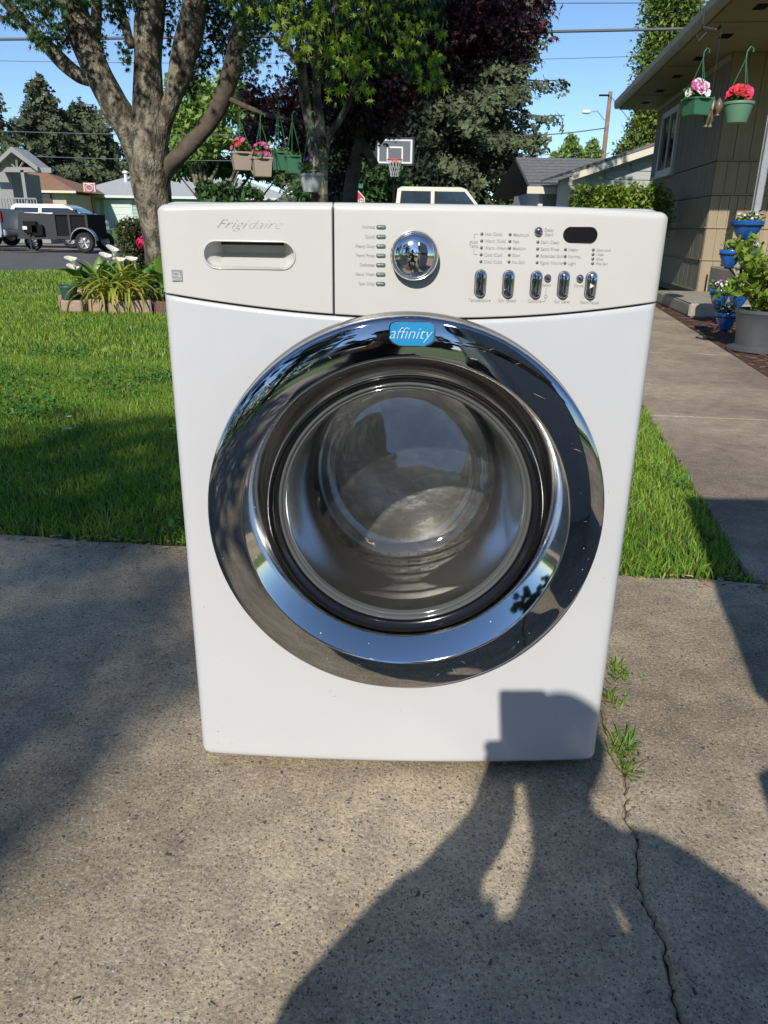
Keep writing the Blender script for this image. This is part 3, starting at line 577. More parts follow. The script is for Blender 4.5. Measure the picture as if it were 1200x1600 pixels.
cl = [pxblob(*a) for a in ((60, 5, 9, 45, 22), (30, -10, 9.2, 50, 20), (85, 35, 9.3, 22, 30), (58, 62, 9, 16, 14), (95, 60, 9.4, 12, 20), (140, -5, 9.4, 50, 18), (180, 15, 9.6, 22, 30), (160, 60, 9.6, 8, 34), (195, 80, 9.6, 10, 26),
                            (270, 20, 9.8, 18, 30), (330, 60, 10.2, 40, 50), (310, 100, 10.3, 22, 30), (370, 40, 10, 45, 50), (340, 0, 9.8, 60, 30), (300, 130, 10.4, 10, 22), (20, 30, 9, 25, 12), (215, 5, 9.5, 30, 10), (262, 60, 9.8, 8, 30))]
P, d = blobs(cl, 3300, rg, .2)
q = foliage('crown', P, .105, Mleaf, tm, 'star', dirs=np.tile(V(0, 0, -1.0), (len(P), 1)), rg=rg, kind='stuff', label='lower crown leaves hanging against the sky')
cl = subclumps((base[0]+.3, 8.9, 6.0), (3.4, 4.0, 2.6), 80, .75, rg); cl = cl[above(cl)]
P, d = blobs(cl, 15000, rg, .4); foliage('crown', P, .17, Mleaf, tm, 'star', rg=rg, kind='stuff', label='upper crown above the frame')
lv = []; 
for a in ((70, 40, 8.9, 30, 25), (60, 66, 8.9, 10, 8), (160, 65, 9.4, 8, 30), (196, 90, 9.4, 8, 18), (300, 115, 10, 10, 22), (95, 55, 9, 8, 16)): lv.append(pxblob(*a))
P, d = blobs(lv, 110, rg, .1); leafobjs(tm, P, .11, [Mleaf], dirs=np.tile(V(0, 0, -.8), (len(P), 1)), seed=5)

# --- green japanese maple with drooping sunlit sprays
gm = thing('maple_tree', (-.75, 8.8, 0), 'drooping bright green lace maple in the centre, twin pale trunks', 'tree')
for pts, sd in (([(500, 420, 16, 8.8), (500, 330, 13, 8.8), (494, 270, 10, 8.8), (487, 215, 8, 8.8), (476, 150, 8, 8.8), (470, 90, 7, 8.6), (470, 20, 6, 8.2), (480, -40, 4, 7.6)], 1),
                ([(503, 350, 12, 8.8), (502, 280, 9, 8.8), (500, 200, 7.5, 8.8), (494, 140, 7, 8.8), (497, 70, 6, 8.5), (505, 0, 5, 8), (520, -60, 4, 7)], 2),
                ([(503, 330, 10, 8.8), (505, 275, 7, 8.8), (510, 225, 6, 8.8), (522, 200, 5.5, 8.8), (540, 170, 5, 8.8), (560, 110, 4, 8.4), (580, 40, 3, 7.8), (600, -30, 3, 7)], 3)):
    limb(pts, seed=sd+20, n=12).build('trunk', Mbark, gm, smooth=True)
strands = [[(350, -30), (358, 8)], [(395, -30), (404, 14)], [(410, -40), (428, 22), (438, 38), (446, 60)], [(440, -30), (448, 60), (462, 88)], [(470, -20), (475, 40), (484, 90)], [(500, -20), (508, 60), (520, 95)], [(520, -20), (528, 80), (537, 110), (536, 158)], [(545, -20), (555, 60), (563, 110), (573, 140)],
           [(585, -20), (597, 32), (610, 60), (626, 86)], [(600, -30), (620, 50), (640, 84)], [(630, -20), (636, 50), (650, 100), (667, 130)], [(655, -20), (668, 70), (682, 110), (696, 136)], [(480, -30), (496, 30), (500, 75)], [(565, -20), (575, 40), (590, 90)], [(545, 20), (545, 70), (548, 105)], [(670, -10), (680, 30), (688, 60)], [(380, -20), (388, 12)], [(455, -20), (440, 10), (432, 30)]]
rg = np.random.default_rng(31); tw = M(); LP = []
for i, st in enumerate(strands):
    Y = rg.uniform(5.5, 6.4); P, R = smooth(np.array([onY(a, b, Y) for a, b in st]), np.full(len(st), .003)); tw.tube(P, R, 4)
    seg = np.linalg.norm(np.diff(P, axis=0), axis=1).sum(); n = max(4, int(seg*19))
    for k in range(n): LP.append(P[int((k+.5)/n*(len(P)-1))]+rg.normal(size=3)*V(.035, .06, .03))
    LP.append(P[-1])
tw.build('twigs', Mbark2, gm, kind='stuff')
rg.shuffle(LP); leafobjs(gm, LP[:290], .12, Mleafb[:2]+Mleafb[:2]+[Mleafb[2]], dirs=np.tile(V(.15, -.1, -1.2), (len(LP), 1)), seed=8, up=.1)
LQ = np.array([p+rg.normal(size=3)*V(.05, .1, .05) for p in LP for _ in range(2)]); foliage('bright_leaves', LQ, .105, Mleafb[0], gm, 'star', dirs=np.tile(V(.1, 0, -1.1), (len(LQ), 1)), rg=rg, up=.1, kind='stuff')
cl = [pxblob(*a) for a in ((560, 20, 6.8, 90, 40), (600, 60, 7, 55, 45), (520, 60, 7, 40, 50), (470, 20, 7.2, 60, 45), (420, 5, 7.2, 50, 25), (560, 100, 7, 25, 35), (640, 70, 6.9, 25, 60), (655, 10, 6.8, 40, 40), (510, 110, 7.2, 15, 30), (680, 105, 6.8, 10, 28), (400, 40, 8, 35, 60), (385, 95, 8.3, 20, 25))]
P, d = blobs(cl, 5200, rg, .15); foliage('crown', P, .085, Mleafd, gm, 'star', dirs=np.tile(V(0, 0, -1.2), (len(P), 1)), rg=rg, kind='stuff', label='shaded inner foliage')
cl = subclumps((-.6, 6.4, 5.0), (2.2, 3.4, 2.9), 90, .62, rg); cl = cl[above(cl)]; P, d = blobs(cl, 24000, rg, .3); foliage('crown', P, .15, Mleafd, gm, 'star', rg=rg, kind='stuff', label='upper crown above the frame')  # out-of-view crown, extended and placed to shade the foliage below and behind

# --- red maple, very dark
rmx = thing('maple_tree', (1.0, 13.4, 0), 'dark purple red maple behind the bright green sprays', 'tree')
for pts, sd in (([(545, 420, 18, 13.4), (548, 300, 12, 13.4), (568, 200, 9, 13.4), (610, 100, 9, 13.4), (640, 0, 7, 13.4), (660, -60, 5, 13.4)], 1), ([(585, 260, 8, 13.4), (540, 180, 7, 13.4), (480, 110, 5, 13.4), (430, 60, 4, 13.4)], 2), ([(590, 220, 8, 13.4), (660, 130, 6, 13.4), (740, 60, 5, 13.4), (820, 10, 3, 13.4)], 3)):
    limb(pts, n=10, seed=40+sd).build('trunk', Mbark2, rmx, smooth=True)
cl = [pxblob(*a, 1.3) for a in ((700, 30, 13, 80, 60), (640, 90, 13.2, 90, 70), (560, 130, 13.4, 80, 80), (580, 170, 13.6, 60, 50), (540, 235, 13.8, 34, 50), (470, 160, 13.2, 50, 50), (430, 180, 13.2, 38, 35), (400, 210, 13, 28, 26), (395, 150, 13, 25, 30), (520, 90, 13, 70, 60), (760, 20, 12.8, 60, 45), (820, 10, 12.6, 40, 28), (790, 60, 12.8, 45, 35), (840, 40, 12.6, 22, 14), (812, 85, 12.6, 20, 12), (690, 110, 13.3, 45, 40), (620, 30, 13, 70, 50), (740, 90, 13, 35, 20), (520, 290, 14, 32, 26), (560, 205, 14, 30, 25), (460, 235, 13.4, 30, 25), (850, 4, 12.5, 18, 10))]  # lower clumps stand in for the deep shade under the trees
rg = np.random.default_rng(41); P, d = blobs(cl, 24000, rg, .1); foliage('crown', P, .135, Mred_l, rmx, 'star', dirs=np.tile(V(0, -.1, -.7), (len(P), 1)), rg=rg, kind='stuff')
cl = subclumps((1.0, 13.6, 6.2), (3.6, 2.6, 1.8), 34, .8, rg); cl = cl[cl[:, 2] > 4.9]; P, d = blobs(cl, 9000, rg, .4); foliage('crown', P, .24, Mred_l, rmx, 'star', rg=rg, kind='stuff', label='upper crown above the frame')
P, d = blobs([pxblob(*a) for a in ((720, 45, 12.2, 30, 25), (690, 80, 12.2, 15, 10), (735, 20, 12.2, 30, 12), (840, 40, 12.1, 20, 16), (870, 15, 12.1, 8, 12), (862, 62, 12.1, 10, 6), (690, 60, 12.2, 12, 12), (800, 30, 12.1, 30, 12))], 150, rg, .1)
leafobjs(rmx, P, .15, [mat('lit_red_leaf', (.14, .022, .035), .5, trans=.3), Mred_l], dirs=np.tile(V(.1, -.1, -1), (150, 1)), seed=9)  # lit copy of the red leaf, sunlight put into its colour

# --- conifers
def conifer(name, X, Y, H, W0, label, m, seed, tiers=24, nb=10, spr=36, size=.5, droop=.35, group=None, zmin=1.0, power=.8, mtr=Mbark2):
    rg = np.random.default_rng(seed); t = thing(name, (X, Y, 0), label, 'tree', group)
    q = M(); q.tube([(X, Y, -.2), (X, Y, H*.5), (X, Y, H)], [H*.022+.05, H*.014+.03, .03], 8); q.build('trunk', mtr, t, smooth=True)
    br = M(); PP = []; DD = []
    for k in range(tiers):
        u = k/(tiers-1); z = zmin+(H-zmin)*u**.95; L0 = W0*(1-u)**power+.25
        for j in range(max(4, int(nb*(1-u*.45)))):
            a = rg.uniform(0, 2*math.pi); L = L0*rg.uniform(.6, 1.15); d = V(math.cos(a), math.sin(a), 0)
            s = np.linspace(0, 1, 6); path = V(X, Y, z+rg.normal()*.25)+s[:, None]*d*L+np.stack([s*0, s*0, -droop*L*s**1.2+.28*droop*L*s**3*1.8], 1)
            br.tube(path, np.linspace(.05, .012, 6)*H/12, 4, caps=False)
            n = max(6, int(spr*L/W0)); uu = rg.uniform(.12, 1.0, n)**.8; ii = uu*5; i0 = np.minimum(ii.astype(int), 4); fr = (ii-i0)[:, None]
            p = path[i0]*(1-fr)+path[i0+1]*fr; side = V(-d[1], d[0], 0); w_ = (1-uu*.75)*L*.26
            p = p+side*(rg.uniform(-1, 1, n)*w_)[:, None]+V(0, 0, -1)*(np.abs(rg.normal(size=n))*size*.55)[:, None]
            PP.append(p); DD.append(d*.8+side*rg.normal(size=(n, 1))*.5+V(0, 0, -.55))
    br.build('branches', mtr, t, kind='stuff')
    foliage('crown', np.concatenate(PP), size, m, t, 'twig', dirs=np.concatenate(DD), rg=rg, spread=.8, kind='stuff')
    return t
conifer('spruce_tree', 3.1, 39, 15.5, 5.4, 'tall grey green spruce with drooping boughs behind the basketball hoop', Mspr, 51, tiers=30, nb=15, spr=75, size=.55, droop=.30, zmin=2.2, power=.62)
conifer('spruce_tree', -2.8, 46, 13, 4.5, 'shaded spruce between the maple trunks and the basketball hoop', Mspr, 52, tiers=22, nb=11, spr=45, size=.6, zmin=.5)
c = onY(58, 118, 60); conifer('fir_tree', c[0], 60, c[2], 5.4, 'taller pointed fir behind the brown roofed house', Mfir, 53, tiers=26, nb=10, spr=44, size=.75, droop=.15, power=.75)
c = onY(125, 160, 63); conifer('fir_tree', c[0], 63, c[2], 4.6, 'round topped darker fir just right of the tall pointed one', Mfir, 54, tiers=22, nb=12, spr=50, size=.85, droop=.1, power=.5)
c = onY(4, 140, 57); conifer('fir_tree', c[0]-.6, 57, c[2], 3.4, 'thin pale fir cut by the left edge of the photo', Mspr, 55, tiers=18, nb=8, spr=22, size=.7, droop=.2, power=.8)

def bushtree(name, cl, n, size, m, label, cat, seed, shape='leaf', trunk=None, group=None, shell=.4, base=None, tr=.12, mtr=Mbark2):
    cl = np.array(cl, float); c = cl[:, :3].mean(0); bx = base if base is not None else (c[0], c[1], 0)
    t = thing(name, bx, label, cat, group); rg = np.random.default_rng(seed)
    P, d = blobs(cl, n, rg, shell); P[:, 2] = np.maximum(P[:, 2], .03); foliage('foliage' if cat in ('hedge', 'bush', 'shrub') else 'crown', P, size, m, t, shape, dirs=d*.5, rg=rg, kind='stuff')
    q = M(); top = cl[np.argmax(cl[:, 2])]
    q.tube([(bx[0], bx[1], -.05), (bx[0]*.7+c[0]*.3, bx[1]*.5+c[1]*.5, max(c[2]*.5, .2)), tuple(top[:3])], [tr, tr*.7, tr*.25], 8)
    for k in rg.choice(len(cl), min(len(cl), 7), replace=False): q.tube([(bx[0], bx[1], max(c[2]*.4, .1)), tuple((V(*bx)+cl[k, :3])/2+V(0, 0, .1)), tuple(cl[k, :3])], [tr*.5, tr*.35, tr*.12], 5)
    q.build('trunk' if cat == 'tree' else 'stems', mtr, t, smooth=True); return t
cl = [pxblob(*a) for a in ((300, 150, 45, 25, 35), (325, 175, 45, 30, 30), (285, 195, 45, 28, 30), (335, 215, 45, 30, 25), (300, 235, 45, 30, 22), (270, 140, 46, 15, 25), (355, 150, 46, 30, 35), (400, 190, 46, 30, 30), (390, 230, 46, 30, 25), (275, 225, 46, 15, 20))]
bushtree('ash_tree', cl, 5200, .42, Mairy, 'pale airy green tree seen between the maple limbs', 'tree', 61, base=(cl[0][0]+.3, 45, 0), tr=.3, mtr=Mbark)
cl = [pxblob(*a) for a in ((300, 262, 48, 34, 16), (345, 262, 48, 30, 16), (275, 268, 48, 15, 14), (400, 262, 48, 30, 18), (440, 270, 48, 30, 18))]
bushtree('bush', cl, 2500, .4, Mbush, 'dark green bush row behind the pale hip roof', 'bush', 62, tr=.2)
cl = [pxblob(*a) for a in ((520, 300, 27, 38, 26), (560, 290, 27.5, 35, 32), (600, 292, 28, 32, 34), (545, 262, 28.5, 30, 25), (480, 300, 28, 25, 22), (585, 262, 28.5, 25, 22), (630, 305, 28.5, 25, 20))]
bushtree('bush', cl, 5000, .22, Mbush, 'blue green shrub mass under the basketball hoop', 'bush', 63, tr=.12)
cl = [pxblob(*a) for a in ((1052, 20, 24, 46, 50), (1045, 90, 24, 52, 45), (1030, 140, 24, 40, 40), (1040, 190, 24, 42, 40), (1000, 212, 24, 26, 26), (985, 235, 24, 24, 16), (1030, 240, 24, 40, 30), (1060, -40, 24, 45, 50), (1070, 100, 25, 50, 60), (1080, 180, 25, 50, 60), (1012, 262, 24, 36, 22), (1050, -110, 24, 32, 40), (1010, 165, 24, 20, 30))]
bushtree('arborvitae_tree', cl, 42000, .12, Marb, 'tall columnar yellow green arborvitae behind the house eave', 'tree', 64, base=(8.2, 24.3, 0), tr=.25, shell=.55)
for i, (a, b, r, lab) in enumerate(((892, 228, 16, 'thin pale tree left of the leaning utility pole'), (925, 236, 17, 'pale tree crown at the foot of the leaning utility pole'), (800, 306, 11, 'small light green tree in the gap beside the spruce'), (866, 247, 8, 'lowest pale treetop above the grey shingled roof'))):
    cl = [pxblob(a, b, 75, r*.7, r), pxblob(a-r*.6, b+r*.7, 75, r*.7, r*.8), pxblob(a+r*.6, b+r*.8, 75, r*.7, r*.8), pxblob(a+2, b-r*.5, 75, r*.35, r*.6)]
    bushtree('small_tree', cl, 900, .42, Mairy, lab, 'tree', 70+i, tr=.18, group=None)
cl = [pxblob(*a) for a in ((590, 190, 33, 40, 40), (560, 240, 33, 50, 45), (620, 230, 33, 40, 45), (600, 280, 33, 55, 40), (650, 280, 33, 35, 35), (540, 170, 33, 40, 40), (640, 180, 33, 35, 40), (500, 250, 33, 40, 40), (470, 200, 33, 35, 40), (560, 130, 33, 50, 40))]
bushtree('shade_foliage', cl, 12000, .26, mat('shade_dark_leaf', (.022, .032, .016), .8, island=.4), 'near-black foliage mass standing in for the shade behind the basketball hoop', 'tree', 78, tr=.3, shell=.2)  # added mass where only shade lies, darkness put into the leaf colour
# hedges
cl = []
for px_ in np.linspace(905, 1032, 9): cl.append(pxblob(px_, 312, 11.6, 17, 22)); cl.append(pxblob(px_+4, 340, 11.6, 18, 30))
cl += [pxblob(a, 300, 11.5, 12, 12) for a in (912, 940, 965, 990, 1015)]
bushtree('hedge', cl, 6500, .062, Mhedge, 'glossy yellow green hedge in front of the pale grey wing', 'hedge', 81, 'oval', tr=.03, shell=.5)
cl = []
for u in (0, 1, 2):
    for z in (.18, .48, .74): x_ = onY(203+u*14, 380, 15.3)[0]; cl.append([x_, 15.3+u*.25, z+.03, .24, .3, .2])
bushtree('hedge', cl, 9000, .06, Mbox, 'clipped brownish green hedge with a pink bloom behind the maple trunk', 'hedge', 82, 'oval', tr=.04, shell=.75)
cl = [pxblob(*a) for a in ((320, 298, 6.4, 16, 12), (345, 296, 6.4, 16, 12), (370, 298, 6.4, 16, 12), (392, 300, 6.4, 14, 10), (350, 320, 6.4, 45, 14), (405, 306, 6.4, 10, 6), (335, 288, 6.4, 10, 5))]
bushtree('shrub', cl, 620, .075, Mbush, 'dark leafy shrub poking above the left half of the washer top', 'shrub', 83, 'oval', tr=.015, shell=.1)

# --- trees behind the photographer (they throw the soft shade on the left and show in the chrome)
rg = np.random.default_rng(91)
def bigtree(x, y, z0, z1, R, lab, n, size, seed, m=Mleafd, nc=30, cs=.55):
    rg = np.random.default_rng(seed); t = thing('shade_tree', (x, y, 0), lab, 'tree'); q = M(); q.tube([(x, y, -.1), (x+.1, y, z0), (x, y, (z0+z1)/2), (x, y, z1-.3)], [R*.13, R*.1, R*.07, .02], 10, noise=.08); q.build('trunk', Mbark2, t, smooth=True)
    cl = subclumps((x, y, (z0+z1)/2), (R*.85, R*.85, (z1-z0)/2*.95), nc, cs, rg); P, d = blobs(cl, n, rg, .3)
    foliage('crown', P, size, m, t, 'leaf', rg=rg, kind='stuff')
bigtree(-4.55, -12.3, 1.5, 10.8, 2.05, 'airy tree behind the photographer shading the left of the driveway', 9000, .2, 92, nc=46, cs=.62)
bigtree(-10.8, -15, 1.5, 13, 3.2, 'wide shade tree further left behind the driveway', 6000, .3, 93)
bigtree(-9, -24, 1, 14, 3.6, 'darker tree at the far end behind the driveway', 6000, .35, 94)
bigtree(-16, -13, 1, 12, 3.6, 'low spreading tree left behind the driveway', 5000, .35, 95)
bigtree(-2, -38, .6, 7.5, 4, 'distant tree straight behind the photographer', 5000, .4, 96)
bigtree(-6.5, -32, .5, 13, 4, 'tall dark tree between the far shade trees', 6000, .4, 97)
bigtree(-11.5, -8, .6, 9.5, 2.6, 'leafy tree close on the left behind the photographer', 6000, .28, 100)
bigtree(-20, -7, .5, 10, 3.5, 'far left tree beyond the side lawn', 5000, .4, 101)
bigtree(4, -40, .5, 8, 4, 'tree peeking past the brown house behind', 5000, .4, 98)
bigtree(-14, -4, .8, 7.5, 3, 'round tree across the lawn left of the photographer', 6000, .3, 99)
cl = []
for u in np.linspace(0, 1, 16):
    for z in (.5, 1.5, 2.5): cl.append([-19+u*16.5, -15.5-u*3+rg.normal()*.3, z, .9, .7, .7])
bushtree('hedge', cl, 15000, .2, Mleafd, 'added unseen dark hedge behind the photographer, filling the sky gap in the chrome', 'hedge', 105, 'leaf', tr=.1, shell=.5)  # added out of view to darken the sky gap mirrored in the chrome
bh2 = thing('house', (9, -22, 0), 'brown house behind the photographer on the right', 'house')
q = M(); q.box((9, -22, 1.6), (9, 8, 3.2)); q.build('wall', Msid_b, bh2); q = M(); q.prism([(-5.2, 3.1), (5.2, 3.1), (0, 5.2)], 9, ((9, -26.5, 0), (1, 0, 0), (0, 0, 1), (0, 1, 0))); q.build('roof', Mbrn, bh2)
q = M(); q.box((7.3, -17.98, 1.7), (1.6, .06, 1.2)); q.build('window', Mpane, bh2)
# ------------------------------------------------------------------ the washer
MWP = mat('panel_white', (.55, .56, .58), .22, col2=(.585, .59, .605), ns=2, coat=.5)
MCP = mat('control_white', (.575, .57, .535), .28, col2=(.615, .61, .575), ns=3.5, nd=7, coat=.35)
Mcab = mat('cabinet_white', (.56, .57, .59), .35)
def chrome(name, base=(.42, .43, .45), rough=.02):
    m = mat(name, base, rough, metal=1); t = m.node_tree; N = t.nodes; L = t.links; b = N['Principled BSDF']
    tc = N.new('ShaderNodeTexCoord'); n = N.new('ShaderNodeTexNoise'); n.inputs['Scale'].default_value = 9; n.inputs['Detail'].default_value = 7; L.new(tc.outputs['Object'], n.inputs['Vector'])
    r = N.new('ShaderNodeMapRange'); r.inputs['From Min'].default_value = .52; r.inputs['From Max'].default_value = .8; r.inputs['To Min'].default_value = rough; r.inputs['To Max'].default_value = rough+.10; L.new(n.outputs[0], r.inputs[0]); L.new(r.outputs[0], b.inputs['Roughness'])
    # dust specks
    v = N.new('ShaderNodeTexVoronoi'); v.inputs['Scale'].default_value = 95; L.new(tc.outputs['Object'], v.inputs['Vector']); sp = N.new('ShaderNodeSeparateColor'); L.new(v.outputs['Color'], sp.inputs[0])
    g = N.new('ShaderNodeMath'); g.operation = 'GREATER_THAN'; g.inputs[1].default_value = .94; L.new(sp.outputs[0], g.inputs[0])
    l = N.new('ShaderNodeMath'); l.operation = 'LESS_THAN'; l.inputs[1].default_value = .09; L.new(v.outputs['Distance'], l.inputs[0])
    mu = N.new('ShaderNodeMath'); mu.operation = 'MULTIPLY'; L.new(g.outputs[0], mu.inputs[0]); L.new(l.outputs[0], mu.inputs[1])
    sb = N.new('ShaderNodeMath'); sb.operation = 'SUBTRACT'; sb.inputs[0].default_value = 1; L.new(mu.outputs[0], sb.inputs[1]); L.new(sb.outputs[0], b.inputs['Metallic'])
    n3 = N.new('ShaderNodeTexNoise'); n3.inputs['Scale'].default_value = 5; L.new(tc.outputs['Object'], n3.inputs['Vector']); bp = N.new('ShaderNodeBump'); bp.inputs['Strength'].default_value = .06; bp.inputs['Distance'].default_value = .01; L.new(n3.outputs[0], bp.inputs['Height']); L.new(bp.outputs[0], b.inputs['Normal'])
    return m
Mchr = chrome('chrome'); Mchr2 = chrome('bright_chrome', (.82, .80, .76), .06); Mrim = mat('rim_metal', (.20, .20, .20), .35, metal=.8)
Mblk = mat('black_gloss', (.012, .012, .014), .12); Mrub = mat('grey_rubber', (.03, .03, .032), .5)
Mdrum = mat('drum_steel', (.36, .35, .34), .30, metal=.92, col2=(.52, .51, .49), ns=6, bump=.25, bs=30)
Mgap = mat('dark_gap', (.02, .02, .022), .7); Mslot = mat('slot_black', (.01, .01, .01), .6)
Mlab = mat('label_grey', (.36, .36, .355), .6); Mlogo = mat('logo_grey', (.33, .34, .355), .4, metal=.3)
Mled = mat('led_green', (.17, .27, .21), .25, coat=.6); Mdot = mat('led_dot', (.11, .12, .12), .3); Mbadge = mat('badge_blue', (.014, .21, .46), .3, coat=.4, col2=(.02, .26, .52), ns=60)
HWD = .343; BOW = .010
ysurf = lambda x: -BOW*(1-(np.asarray(x, float)/HWD)**2)
def FPt(px, py):
    y = -.008
    for _ in range(4): p = onY(px, py, y); y = float(ysurf(p[0]))
    return p
wsh = thing('washing_machine', (0, .36, 0), 'white front loading washing machine with big chrome door ring on the driveway', 'washing machine')
# cabinet: U section with rounded vertical edges, lid
q = M()
def rrect(hx, hy, r, n=5):
    out = []
    for cx, cy, a0 in ((hx-r, hy-r, 0), (-hx+r, hy-r, 90), (-hx+r, -hy+r, 180), (hx-r, -hy+r, 270)):
        for k in range(n+1): a = math.radians(a0+90*k/n); out.append((cx+r*math.cos(a), cy+r*math.sin(a)))
    return out
rp = rrect(.340, .335, .02)
n_ = len(rp); q.add([(x, .375+y, z) for z in (.03, .885) for x, y in rp], [(i, (i+1) % n_, n_+(i+1) % n_, n_+i) for i in range(n_) if not (rp[i][1] < -.33 and rp[(i+1) % n_][1] < -.33)])
q.build('cabinet', Mcab, wsh, smooth=True, angle=40)
q = M(); rp2 = rrect(.343, .335, .022)
q.add([(x*k, .375+y*k, z) for z, k in ((.886, 1), (.905, 1), (.911, .992), (.913, .97)) for x, y in rp2], [(l*n_+i, l*n_+(i+1) % n_, (l+1)*n_+(i+1) % n_, (l+1)*n_+i) for l in range(3) for i in range(n_)]+[tuple(range(3*n_, 4*n_))]); q.build('lid', Mcab, wsh, smooth=True, angle=50)
for sx in (-.29, .29):
    for sy in (.08, .66): q = M(); q.lathe([(0, 0), (.022, 0), (.024, .008), (.018, .014), (.012, .018), (.012, .034)], (sx, sy, 0), 14, capt=True); q.build('foot', Mrub, wsh, smooth=True, angle=40)
q = M(); q.box((0, .1, .034), (.62, .10, .012)); q.build('base_frame', Mgap, wsh)
# seam between control fascia and lower panel
sm = [FPt(*a) for a in ((252, 458), (330, 471), (400, 481), (460, 487), (520, 492), (640, 499), (760, 497), (880, 491), (960, 482), (1032, 472))]
sx_ = np.array([p[0] for p in sm]); sz_ = np.array([p[2] for p in sm]); pf = np.polyfit(sx_, sz_, 4); seam = lambda x: np.polyval(pf, x)
def hf(name, mat_, parent, x0, x1, zb, zt, r=.012, nx=90, nz=60, corner=None, hole=None, rec=None, edges=(1, 1, 1, 1), depth=.035, **k):
    """height-field panel. edges: left,right,bottom,top rounded? ; corner radii (bl,br,tl,tr)"""
    def cl_(n, a, b):
        u = np.linspace(0, 1, n); s_ = u+.0; f = .06
        e = np.concatenate([np.linspace(0, 1, 9)**1.3*f, np.linspace(f, 1-f, n-18+2)[1:-1], 1-np.linspace(1, 0, 9)**1.3*f]); return e
    U = cl_(nx, 0, 1); W_ = cl_(nz, 0, 1); nx = len(U); nz = len(W_)
    X = x0+(x1-x0)*U; bl, br, tl, tr = corner or (0, 0, 0, 0)
    def cz(X, rad, left): 
        if rad <= 0: return np.zeros_like(X)
        d = np.clip((X-x0) if left else (x1-X), 0, rad); return rad-np.sqrt(np.maximum(rad**2-(rad-d)**2, 0))
    B = zb(X)+np.maximum(cz(X, bl, True), cz(X, br, False)); T_ = zt(X)-np.maximum(cz(X, tl, True), cz(X, tr, False))
    XX = np.repeat(X[None], nz, 0); ZZ = B[None]+(T_-B)[None]*W_[:, None]
    dl = XX-x0 if edges[0] else np.full_like(XX, 9); dr = x1-XX if edges[1] else np.full_like(XX, 9)
    db = ZZ-B[None] if edges[2] else np.full_like(XX, 9); dt = T_[None]-ZZ if edges[3] else np.full_like(XX, 9)
    ed = lambda d, rr=r: np.where(d < rr, rr-np.sqrt(np.maximum(rr**2-(rr-np.clip(d, 0, rr))**2, 0)), 0)
    el = [ed(dl, edges[0]*r if edges[0] else 1), ed(dr, edges[1]*r if edges[1] else 1), ed(db, edges[2]*r if edges[2] else 1), ed(dt, edges[3]*r if edges[3] else 1)]
    YY = ysurf(XX)+np.maximum(np.maximum(el[0], el[1]), np.maximum(el[2], el[3]))
    if rec is not None: YY = YY+rec(XX, ZZ)
    v = np.stack([XX, YY, ZZ], -1).reshape(-1, 3); q = M(); f = [(j*nx+i, j*nx+i+1, (j+1)*nx+i+1, (j+1)*nx+i) for j in range(nz-1) for i in range(nx-1)]
    if hole is not None:
        cx, cz_, R_ = hole; cc = v[:, [0, 2]]; ins = ((cc[:, 0]-cx)**2+(cc[:, 1]-cz_)**2) < R_**2; f = [a for a in f if not (ins[a[0]] and ins[a[1]] and ins[a[2]] and ins[a[3]])]
    ring = [i for i in range(nx)]+[j*nx+nx-1 for j in range(1, nz)]+[(nz-1)*nx+i for i in range(nx-2, -1, -1)]+[j*nx for j in range(nz-2, 0, -1)]
    k0 = len(v); bk = v[ring].copy(); bk[:, 1] = depth; n = len(ring); v = np.concatenate([v, bk]); f += [(ring[(i+1) % n], ring[i], k0+i, k0+(i+1) % n) for i in range(n)]
    q.add(v, f); return q.build(name, mat_, parent, smooth=True, angle=45, **k)
DC = (0.0, .485)        # door centre x, z
hf('front_panel', MWP, wsh, -.3425, .3425, lambda x: .0185+.0*x+.004*(x/.343)**2, lambda x: seam(x)-.0014, r=.010, nx=150, nz=150, corner=(.020, .020, 0, 0), hole=(DC[0], DC[1], .262), edges=(1.6, 1.6, 1, .25))
xs_ = float(FPt(521, 400)[0]); xsb = float(FPt(521, 485)[0])
ZT = lambda x: .9140-.006*(np.abs(x)/.343)**3
# detergent drawer with recessed grip
h0, h1 = FPt(318, 397), FPt(461, 400); hT, hB = FPt(390, 377)[2], FPt(390, 420)[2]
hcx, hcz, hr = (h0[0]+h1[0])/2, (hT+hB)/2, (hT-hB)/2; hl = (h1[0]-h0[0])/2-hr
def rec(X, Z):
    dx = np.maximum(np.abs(X-hcx)-hl, 0); d = hr-np.sqrt(dx**2+(Z-hcz)**2)          # inside distance
    m_ = np.clip(d/.0018, 0, 1); u = np.clip((Z-(hcz-hr))/(2*hr), 0, 1)
    side = np.clip((hl+hr-np.abs(X-hcx))/.02, 0, 1)
    return m_*(.006+.034*np.clip(u/.55, 0, 1)*side)
drw = hf('detergent_drawer', MCP, wsh, -.3425, xs_-.0013, lambda x: seam(x)+.0014, ZT, r=.010, nx=210, nz=130, corner=(0, 0, .014, 0), rec=rec, edges=(1.5, .15, .15, 1))
q = M(); q.box((hcx, .026, hcz+hr*.80), (hl*2*.97, .004, .0035)); q.build('grip_slot', Mslot, drw)
q = M(); rim = [(hcx+sx*(hl)+hr*math.cos(a), float(ysurf(hcx+sx*hl+hr*math.cos(a)))-.0004, hcz+hr*math.sin(a)) for sx, a0 in ((1, -90), (-1, 90)) for a in np.radians(np.linspace(a0, a0+180, 16))]; q.tube(rim+[rim[0]], .0012, 6); q.build('grip_rim', MCP, drw, smooth=True)
cpn = hf('control_panel', MCP, wsh, xs_+.0013, .3425, lambda x: seam(x)+.0014, ZT, r=.010, nx=130, nz=70, corner=(0, 0, 0, .014), edges=(.15, 1.5, .15, 1))
